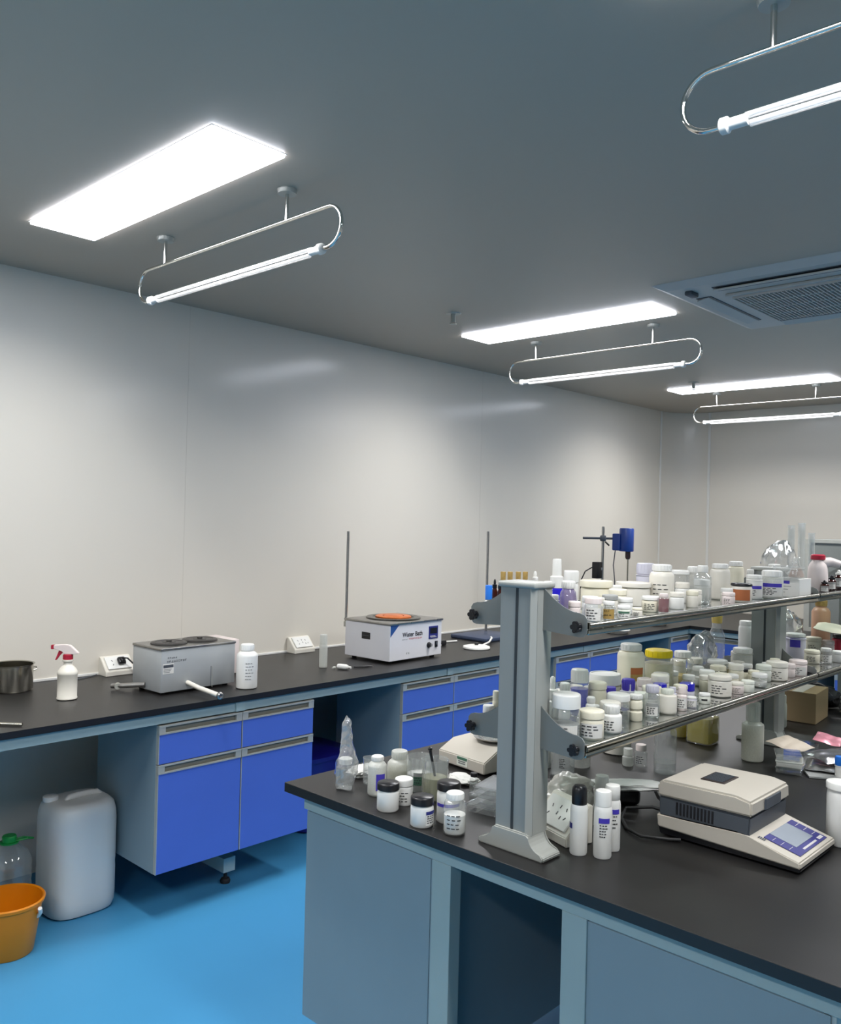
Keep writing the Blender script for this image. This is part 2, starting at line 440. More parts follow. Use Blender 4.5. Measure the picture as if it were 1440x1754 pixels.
# ceiling cassette air conditioner
t = thing('air_conditioner', 'square ceiling cassette air conditioner with louvred grille', 'air conditioner', (3.43, 0.86, H))
S = 1.03
ACW = mat('ac_white', (200, 192, 184), rough=0.5, var=0.02)
b = MB()
def frustum(b, x0, x1, z0, g, z1, m):
    lo = [(x0, x0), (x1, x0), (x1, x1), (x0, x1)]; hi = [(x0+g, x0+g), (x1-g, x0+g), (x1-g, x1-g), (x0+g, x1-g)]
    A = [b.bm.verts.new((p[0], p[1], z0)) for p in lo]; B = [b.bm.verts.new((p[0], p[1], z1)) for p in hi]
    fs = [b.bm.faces.new(A), b.bm.faces.new(B)]+[b.bm.faces.new((A[k], A[(k+1) % 4], B[(k+1) % 4], B[k])) for k in range(4)]
    b._fin(fs, m)
frustum(b, 0, S, 0.0, 0.05, -0.022, ACW)
b.build('fascia', ACW, t)
b = MB(); g0, g1 = 0.235, S-0.235
b.bb((g0, g0, -0.036), (g1, g1, -0.0225), ACW, 0.004)
n = 30
for k in range(n):
    y = g0+0.03+(g1-g0-0.06)*k/(n-1)
    b.box(((g0+g1)/2, y, -0.041), (g1-g0-0.05, 0.005, 0.012), ACW)
for k in range(5):
    x = g0+0.025+(g1-g0-0.05)*k/4
    b.box((x, (g0+g1)/2, -0.0395), (0.008, g1-g0-0.05, 0.009), ACW)
b.box(((g0+g1)/2, (g0+g1)/2, -0.0365), (g1-g0-0.05, g1-g0-0.05, 0.0015), DGREY)
b.build('grille', ACW, t)
for k in range(4):
    b = MB()
    R = Matrix.Rotation(k*math.pi/2, 3, 'Z'); c = Vector((S/2, S/2, 0))
    def rb(ctr, d, m, bev=0.0, tilt=0):
        RR = R @ Matrix.Rotation(tilt, 3, 'X')
        p = c+R @ Vector(ctr); b.box(p, d, m, bev, rot=RR)
    rb((0, -0.38, -0.0235), (0.56, 0.07, 0.003), DGREY)
    rb((0, -0.385, -0.029), (0.55, 0.055, 0.006), ACW, 0.002, 0.2)
    b.build('louvre', ACW, t)
b = MB(); b.box((0.13, S-0.13, -0.03), (0.07, 0.035, 0.02), DGREY, 0.006); b.build('corner_latch', DGREY, t)

# ------------------------------------------------------------------ wall bench
def cabinet(name, label, x0, x1, zlo=0.192, ztop=0.777, depth=0.5, group=None, cols=2):
    """local frame: x along the front, front face towards -y at y=0"""
    w = x1-x0
    t = thing(name, label, 'cabinet', (x0*1.01, 3.066, zlo), group=group)
    h = ztop-zlo
    b = MB(); b.bb((0, 0.018, 0), (w, depth, h), PANEL); b.build('body', PANEL, t)
    zs = 0.623-zlo; e = 0.0015
    for k in range(cols):
        a, c = w*k/cols+e, w*(k+1)/cols-e
        for nm, z0, z1 in (('drawer', zs+e, h), ('door', 0, zs-e)):
            b = MB(); b.bb((a+0.003, 0, z0), (c-0.001, 0.018, z1-0.036), BLUE, 0.0012)
            p = b.build(nm, BLUE, t)
            b = MB()
            b.bb((a, -0.003, z1-0.036), (c, 0.018, z1-0.030), ALU); b.bb((a, -0.003, z1-0.007), (c, 0.018, z1), ALU)
            b.bb((a, -0.002, z1-0.031), (a+0.028, 0.018, z1-0.006), ALU); b.bb((c-0.028, -0.002, z1-0.031), (c, 0.018, z1-0.006), ALU)
            b.bb((a+0.027, 0.009, z1-0.031), (c-0.027, 0.0175, z1-0.006), DARKSLOT)
            b.bb((a, 0.0, z0), (a+0.003, 0.018, z1-0.036), ALU)
            b.build('handle', ALU, p)
    return t
CG = 'blue fronted cabinets under the wall bench'
cabinet('base_cabinet', 'blue two door cabinet beside the plastic jerrycan', 1.756, 2.54, group=CG)
cabinet('base_cabinet', 'blue cabinet under the white water bath', 3.107, 3.897, group=CG)
cabinet('base_cabinet', 'blue cabinet seen behind the lower glass shelf', 4.449, 5.233, group=CG)
cabinet('base_cabinet', 'narrow blue cabinet at the far corner of the wall bench', 5.93, 6.25, group=CG, cols=1)
for yy, lb in ((2.95, 'blue cabinet on the far wall right of the corner'), (2.0, 'blue cabinet on the far wall farther right')):
    o = cabinet('base_cabinet', lb, 0, 0.8, group=CG); o.location = (6.285, yy, 0.192); o.rotation_euler = (0, 0, -math.pi/2)
# worktop, L-shaped
b = MB()
L = [(-1.9, 3.055), (6.27, 3.055), (6.27, -1.2), (XW, -1.2), (XW, YW-R0)]
for k in range(15, 0, -1):
    a = math.pi/2*k/16; L.append((XW-R0+R0*math.sin(a), YW-R0+R0*math.cos(a)))
L += [(XW-R0, YW), (-1.9, YW)]
b.prism(L, 'z', 0.825, 0.85, TOPM, bev=0.0015)
o = b.build('worktop', TOPM); tag(o, 'black laboratory worktop running along the left wall and round the far corner', 'worktop')
# steel frame of the wall bench
t = thing('bench_frame', 'grey steel frame with foot bars carrying the black wall worktop', 'frame', (0, 0, 0))
b = MB(); 
xs = [-1.88, 2.135, 2.18, 3.475, 3.52, 4.81, 4.86, 6.28]
b.bb((-1.88, 3.070, 0.783), (6.29, 3.10, 0.825), FRAME, 0.001)
b.bb((-1.88, 3.75, 0.787), (7.2, 3.78, 0.825), FRAME, 0.001)
b.bb((6.29, -1.15, 0.787), (6.318, 3.10, 0.825), FRAME, 0.001)
for x in (2.155, 3.50, 4.83, 0.3):
    b.bb((x-0.022, 3.064, 0.7825), (x+0.022, 3.12, 0.825), FRAME, 0.001)
b.build('front_rail', FRAME, t)
for x in (-1.2, 0.3, 2.2, 3.5, 4.85, 6.0):
    b = MB(); b.bb((x-0.03, 3.18, 0.055), (x+0.03, 3.78, 0.118), FRAME, 0.002); b.bb((x-0.03, 3.72, 0.118), (x+0.03, 3.78, 0.7865), FRAME, 0.002)
    q = b.build('support_leg', FRAME, t)
    for yy in (3.21, 3.74):
        b = MB(); b.lathe([(0, 0), (0.021, 0), (0.023, 0.01), (0.018, 0.02), (0.008, 0.024), (0.008, 0.056), (0, 0.056)], (x, yy, 0), m=RUBBER, n=18)
        b.build('levelling_foot', RUBBER, q)
# front panel rail joints are drawn by the frame itself

# ------------------------------------------------------------------ island
IX0, IX1, IY0, IY1 = 1.5525, 4.22, 0.45, 1.983
b = MB(); b.bb((IX0, IY0, 0.823), (IX1, IY1, 0.85), TOPM, 0.0015)
t = thing('island_bench', 'island bench in the foreground with black worktop on a grey green steel frame', 'workbench', (0, 0, 0))
b.build('worktop', TOPM, t)
b = MB(); b.bb((1.59, 0.472, 0.777), (1.63, 1.938, 0.823), FRAME, 0.0015); b.bb((4.14, 0.472, 0.777), (4.18, 1.938, 0.823), FRAME, 0.0015)
b.bb((1.63, 1.90, 0.777), (4.14, 1.938, 0.823), FRAME, 0.0015); b.bb((1.63, 0.472, 0.777), (4.14, 0.51, 0.823), FRAME, 0.0015)
b.build('top_rail', FRAME, t)
for x in (1.59, 4.14):
    for y0, y1 in ((1.375, 1.436), (0.991, 1.054)):
        b = MB(); b.bb((x, y0, 0.045), (x+0.04, y1, 0.777), FRAME, 0.0015); p = b.build('post', FRAME, t)
        b = MB(); b.lathe([(0, 0), (0.021, 0), (0.023, 0.01), (0.008, 0.024), (0.008, 0.046), (0, 0.046)], (x+0.02, (y0+y1)/2, 0), m=RUBBER, n=16); b.build('levelling_foot', RUBBER, p)
IG = 'cabinets built into the island bench'
def icab(label, y0, y1, x0, x1, side):
    t = thing('island_cabinet', label, 'cabinet', (x0, y0, 0.191), group=IG)
    w, d, h = x1-x0, y1-y0, 0.586
    b = MB(); b.bb((0.002, 0.018 if side < 0 else 0, 0), (w-0.002, d if side < 0 else d-0.018, h), PANEL); b.build('body', PANEL, t)
    b = MB(); b.bb((-0.0, 0.006, 0.0), (0.0035, d+0.002, h-0.004), PANEL, 0.0006); b.build('end_panel', PANEL, t)
    n = 2 if w > 0.6 else 1
    yy0, yy1 = (0, 0.018) if side < 0 else (d-0.018, d)
    yo = -0.003 if side < 0 else d-0.018
    for k in range(n):
        a, c = w*k/n+0.004, w*(k+1)/n-0.002
        for nm, z0, z1 in (('door', 0, 0.425), ('drawer', 0.428, h)):
            b = MB(); b.bb((a, yy0, z0), (c, yy1, z1-0.036), BLUE, 0.001); p = b.build(nm, BLUE, t)
            b = MB(); b.bb((a, yo, z1-0.036), (c, yo+0.021, z1), ALU, 0.001); b.build('handle', ALU, p)
icab('grey blue cabinet under the left corner of the island worktop', 1.438, 1.925, 1.594, 2.38, 1)
icab('grey blue cabinet under the right side of the island worktop', 0.495, 0.989, 1.594, 2.38, -1)
icab('island cabinet hidden farther along its left side', 1.438, 1.925, 2.9, 3.7, 1)
icab('island cabinet hidden farther along its right side', 0.495, 0.989, 2.9, 3.7, -1)
b = MB(); b.bb((2.40, 1.058, 0.191), (2.42, 1.372, 0.777)); 
tag(b.build('service_panel', PANEL), 'dark grey panel closing the back of the island knee bay', 'panel')

# ------------------------------------------------------------------ reagent rack on the island
t = thing('reagent_rack', 'grey two tier reagent rack with posts and glass shelves on the island', 'rack', (0, 0, 0.85))
YC = 1.217; ZG = [1.105-0.85, 1.379-0.85]
def post(x, slotz=0.06):
    hw, dp = 0.048, 0.07
    b = MB()
    sec = [(x, YC+hw), (x, YC-hw+0.008), (x+0.012, YC-hw), (x+dp, YC-hw), (x+dp, YC+hw)]
    b.prism(sec, 'z', 0.045, 0.615, POST)
    for k in range(1):
        b.box((x+0.004, YC-hw+0.0035, 0.33), (0.0165, 0.005, 0.568), POSTL, rot=Matrix.Rotation(math.radians(-33), 3, 'Z'))
    b.box((x+dp/2+0.006, YC-hw-0.0005, 0.33), (dp-0.014, 0.002, 0.568), POSTL)
    b.box((x-0.0002, YC, 0.33), (0.002, 0.007, 0.568), mat('slot_gasket', (40, 47, 52), rough=0.7))
    p = b.build('post', POST, t)
    # flared foot
    b = MB(); prof = []
    for k in range(9):
        a = math.pi/2*k/8; prof.append((YC-hw-0.044*(1-math.sin(a)), 0.012+0.040*(1-math.cos(a))))
    lft = [(2*YC-q[0], q[1]) for q in prof][::-1]
    poly = [(YC-hw-0.044, 0.0), (YC-hw-0.047, 0.004), (YC-hw-0.047, 0.009)]+prof+lft+[(YC+hw+0.047, 0.009), (YC+hw+0.047, 0.004), (YC+hw+0.044, 0.0)]
    b.prism(poly, 'x', x-0.008, x+dp-0.008, POSTL, bev=0.003)
    b.build('foot', POSTL, t)
    b = MB(); b.box((x+dp/2, YC, 0.62), (dp+0.012, hw*2+0.014, 0.014), POSTL, 0.005, seg=3); b.build('cap', POSTL, t)
def bracket(x):
    for zt in (0.257, 0.531):
        # plate in the y-z plane; both arms
        z = zt
        half = []
        n = 12
        for k in range(n+1):
            u = k/n; yy = 0.048+(0.150-0.048)*u
            half.append((yy, z+0.086-0.052*math.sin(u*math.pi/2)**0.9))
        half += [(0.162, z+0.030), (0.168, z+0.022), (0.168, z-0.010), (0.160, z-0.018), (0.150, z-0.020)]
        half += [(0.048, z-0.014)]
        poly = [(YC-q[0], q[1]) for q in half]; pol2 = [(YC+q[0], q[1]) for q in half]
        b = MB(); b.prism(poly, 'x', x, x+0.003, PLATE); b.prism(pol2, 'x', x, x+0.003, PLATE)
        b.bb((x, YC-0.05, z-0.014), (x+0.003, YC+0.05, z+0.08), PLATE)
        p = b.build('bracket', PLATE, t)
        for s_ in (-1, 1):
            b = MB()
            c = (x-0.001, YC+s_*0.150, z+0.004)
            b.lathe([(0, 0), (0.007, 0), (0.007, -0.010), (0, -0.010)], c, axis='x', n=14, m=BLACK)
            for k in range(5):
                a = 2*math.pi*k/5
                b.lathe([(0, -0.010), (0.0055, -0.010), (0.0055, -0.019), (0, -0.019)], (c[0], c[1]+0.0085*math.cos(a), c[2]+0.0085*math.sin(a)), axis='x', n=10, m=BLACK)
            b.lathe([(0, -0.010), (0.008, -0.010), (0.008, -0.020), (0, -0.020)], c, axis='x', n=14, m=BLACK)
            b.build('knob', BLACK, p)
for x in (1.62, 3.08, 4.02): post(x)
for x in (1.655, 3.115, 4.055): bracket(x)
for (xa, xb) in ((1.660, 3.113), (3.120, 4.053)):
    for zg in ZG:
        b = MB(); b.bb((xa, YC-0.160, zg), (xb, YC+0.160, zg+0.006), SHELFG, 0.001); b.build('glass_shelf', SHELFG, t)
        for s_ in (-1, 1):
            yy = YC+s_*0.168
            b = MB(); b.tube([(xa+0.001, yy, zg+0.009), (xb-0.001, yy, zg+0.009)], 0.0075, STEEL, n=14)
            b.box(((xa+xb)/2, yy-s_*0.002, zg-0.006), (xb-xa-0.002, 0.010, 0.012), STEEL, 0.002)
            b.build('rail', STEEL, t)

# ------------------------------------------------------------------ bottles and jars
def vessel(row):
    """row: x, y, z, radius, height, kind, body, cap, label text, category, group, extras"""
    x, y, z, r, h, kind, body, cap, lab, cat, grp, ex = row
    nm = {'jar': 'jar', 'bot': 'bottle', 'tall': 'bottle', 'drop': 'dropper_bottle', 'vial': 'vial', 'tub': 'tub', 'pump': 'spray_bottle', 'sq': 'bottle', 'pea': 'bottle', 'cyl': 'measuring_cylinder', 'beak': 'beaker', 'flask': 'flask'}[kind]
    t = thing(ex.get('name', nm), lab, cat, (x, y, z), group=grp)
    fa = math.atan2(-y, -x)+ex.get('turn', 0.0)
    B = MNAME[body]; C = MNAME[cap] if cap else None
    seg = 32 if r*1477/max(1.2, math.hypot(x, y)) > 14 else 22
    b = MB(); c = MB(); w = 0.0012
    zr = None
    if kind in ('jar', 'tub'):
        lf = ex.get('lid', 0.26 if kind == 'jar' else 0.2); zl = h*(1-lf)
        b.lathe([(0, 0), (r*0.90, 0), (r*0.97, 0.003), (r*0.97, zl*0.86), (r*0.92, zl*0.95), (r*0.86, zl), (r*0.86, zl+h*lf*0.5)], n=seg)
        c.lathe([(r*0.9, zl), (r*0.985, zl+0.001), (r*0.985, h-0.004), (r*0.95, h-0.001), (r*0.9, h), (0, h)] if kind == 'jar' else
                [(r*0.9, zl), (r*1.03, zl), (r*1.03, h-0.003), (r*1.0, h), (r*0.9, h), (r*0.88, h-0.002), (0, h-0.002)], n=seg)
        lr, lz0, lz1, lq = r*0.975, zl*0.12, zl*0.80, r*0.93
        liqtop = zl*0.85
    elif kind in ('bot', 'sq', 'pump', 'pea'):
        sh = ex.get('sh', 0.66); nk = ex.get('nk', 0.62); cf = ex.get('cf', 0.22); zc = h*(1-cf); zs = h*sh
        sq = 5.0 if kind == 'sq' else None
        if kind == 'pea':
            prof = [(0, 0), (r*0.9, 0), (r, 0.004), (r, h*0.33), (r*0.82, h*0.38), (r*0.82, h*0.42), (r, h*0.47), (r, h*0.7), (r*0.85, h*0.78), (r*0.7, h*0.8), (r*0.7, zc+0.004)]
        else:
            prof = [(0, 0), (r*0.88, 0), (r*0.98, 0.003), (r, 0.007), (r, zs), (r*0.97, zs+(zc-zs)*0.35), (r*(nk+0.16), zs+(zc-zs)*0.72), (r*nk*0.95, zs+(zc-zs)*0.9), (r*nk*0.9, zc), (r*nk*0.9, zc+h*cf*0.6)]
        b.lathe(prof, n=seg, sq=sq)
        cr = r*nk*1.06
        if kind == 'pump':
            b.bm.free(); b = MB(); b.lathe(prof[:-1], n=seg)
        if kind == 'pump':
            c.lathe([(cr, zc), (cr, zc+h*cf*0.38), (cr*0.7, zc+h*cf*0.42), (cr*0.66, h-0.003), (cr*0.6, h), (0, h)], n=seg)
        else:
            c.lathe([(cr*0.96, zc), (cr, zc+0.001), (cr, h-0.004), (cr*0.95, h-0.001), (cr*0.85, h), (0, h)], n=seg)
            if ex.get('ribs', h*cf > 0.012):
                for k in range(18):
                    a = 2*math.pi*k/18
                    c.box((cr*math.cos(a), cr*math.sin(a), zc+h*cf*0.48), (0.0012, 0.0012, h*cf*0.7), rot=None)
        lr, lz0, lz1, lq = r*1.004, zs*0.14, zs*0.86, r*0.95
        liqtop = zs*0.95
    elif kind == 'tall':
        cf = ex.get('cf', 0.24); zc = h*(1-cf)
        b.lathe([(0, 0), (r*0.93, 0), (r, 0.004), (r, zc-0.014), (r*0.96, zc-0.006), (r*0.88, zc), (r*0.8, zc+0.004)], n=36)
        if ex.get('dome'): c.lathe([(r*0.84, zc), (r*0.87, zc+0.002), (r*0.87, h-0.014), (r*0.80, h-0.006), (r*0.6, h-0.001), (0, h)], n=32)
        else: c.lathe([(r*0.86, zc), (r*0.9, zc+0.001), (r*0.9, h-0.006), (r*0.84, h-0.001), (r*0.6, h), (0, h-0.002)], n=32)
        lr, lz0, lz1, lq = r*1.002, zc*0.12, zc*0.8, r*0.9; liqtop = 0
    elif kind in ('vial', 'drop'):
        cf = ex.get('cf', 0.26); zc = h*(1-cf)
        b.lathe([(0, 0), (r*0.9, 0), (r, 0.003), (r, zc*0.86), (r*0.7, zc*0.95), (r*0.65, zc), (r*0.65, zc+0.003)], n=seg)
        if kind == 'drop': c.lathe([(r*0.75, zc), (r*0.8, zc+0.001), (r*0.8, zc+h*cf*0.4), (r*0.38, zc+h*cf*0.44), (r*0.42, zc+h*cf*0.6), (r*0.38, h-0.004), (r*0.2, h), (0, h)], n=seg)
        else: c.lathe([(r*0.8, zc), (r*0.82, h-0.002), (r*0.76, h), (0, h)], n=seg)
        lr, lz0, lz1, lq = r*1.005, zc*0.15, zc*0.75, r*0.93; liqtop = zc*0.8
    elif kind == 'cyl':
        b.lathe([(r*1.9, 0), (r*1.9, 0.006), (r*1.1, 0.012), (r, 0.02), (r, h-0.004), (r*1.12, h), (r*1.0, h-0.001), (r*0.93, h-0.006), (r*0.93, 0.024), (0, 0.022)], n=seg, cap=False)
        lr, lz0, lz1, lq, liqtop = r, 0, 0, r*0.9, 0
    elif kind == 'beak':
        b.lathe([(0, 0), (r*0.93, 0), (r*0.99, 0.004), (r, 0.012), (r, h-0.005), (r*1.06, h), (r*1.03, h+0.001), (r*0.97, h-0.005), (r*0.97, 0.006), (0, 0.004)], n=36, cap=False)
        # pouring lip
        for v in b.bm.verts:
            a = math.atan2(v.co.y, v.co.x)-(fa+1.2)
            a = (a+math.pi) % (2*math.pi)-math.pi
            if v.co.z > h-0.012 and abs(a) < 0.35 and math.hypot(v.co.x, v.co.y) > r*0.9:
                k = 1+0.14*math.cos(a/0.35*math.pi/2); v.co.x *= k; v.co.y *= k
        lr, lz0, lz1, lq = r*1.004, h*0.25, h*0.6, r*0.955; liqtop = ex.get('fill', 0)*h
    elif kind == 'flask':
        b.lathe([(0, 0), (r*0.8, 0), (r*0.95, 0.006), (r, 0.018), (r*0.95, h*0.35), (r*0.5, h*0.68), (r*0.38, h*0.75), (r*0.38, h*0.98), (r*0.46, h), (r*0.34, h-0.003), (r*0.34, h*0.75)], n=32, cap=False)
        lr, lz0, lz1, lq = r, 0, 0, r*0.9; liqtop = ex.get('fill', 0.3)*h
    b.build('body', B, t)
    if C is not None and c.bm.verts: c.build('cap', C, t)
    else: c.bm.free()
    fill = ex.get('fill', 0.7)
    if ex.get('liq'):
        f = MB(); lt = max(0.006, fill*liqtop if kind not in ('beak', 'flask') else liqtop)
        if kind == 'flask': prof = [(0, 0.003), (r*0.78, 0.003), (r*0.92, 0.008), (r*0.96, 0.018), (r*0.9, min(lt, h*0.35)), (0, min(lt, h*0.35))]
        else: prof = [(0, 0.003), (lq*0.9, 0.003), (lq, 0.008), (lq, lt), (0, lt)]
        f.lathe(prof, n=seg, sq=5.0 if kind == 'sq' else None)
        f.build('contents', MNAME[ex['liq']], t)
    lb = ex.get('lab')
    if lb:
        # lab: (paper material or None, band material or None, lines, half angle)
        pm, bmn, nl, ha = lb
        l0 = ex.get('l0', None); z0, z1 = (lz0, lz1) if l0 is None else (l0[0]*h, l0[1]*h)
        L = MB(); off = 0.0003
        if pm: L.patch(lr+off, z0, z1, fa-ha, fa+ha, MNAME[pm], n=14); off += 0.0005
        hh = z1-z0
        if bmn: L.patch(lr+off, z1-hh*ex.get('bh', 0.3), z1-hh*0.02, fa-ha*0.98, fa+ha*0.98, MNAME[bmn], n=14)
        rnd = random.Random(int(x*1000)+int(y*777))
        for k in range(nl):
            zz = z1-hh*((ex.get('bh', 0.3) if bmn else 0.06)+0.08+k*(0.85-(ex.get('bh', 0.3) if bmn else 0.0))/max(nl, 1))
            a0 = fa-ha*0.8; a1 = fa+ha*(0.1+0.65*rnd.random())
            th = min(hh*0.07, 0.0022)
            kk = 3
            for q in range(kk):
                aa = a0+(a1-a0)*q/kk; ab = aa+(a1-a0)/kk*(0.55+0.3*rnd.random())
                L.patch(lr+off, zz-th, zz, aa, ab, INK, n=2)
        L.build('label', None, t)
    return t
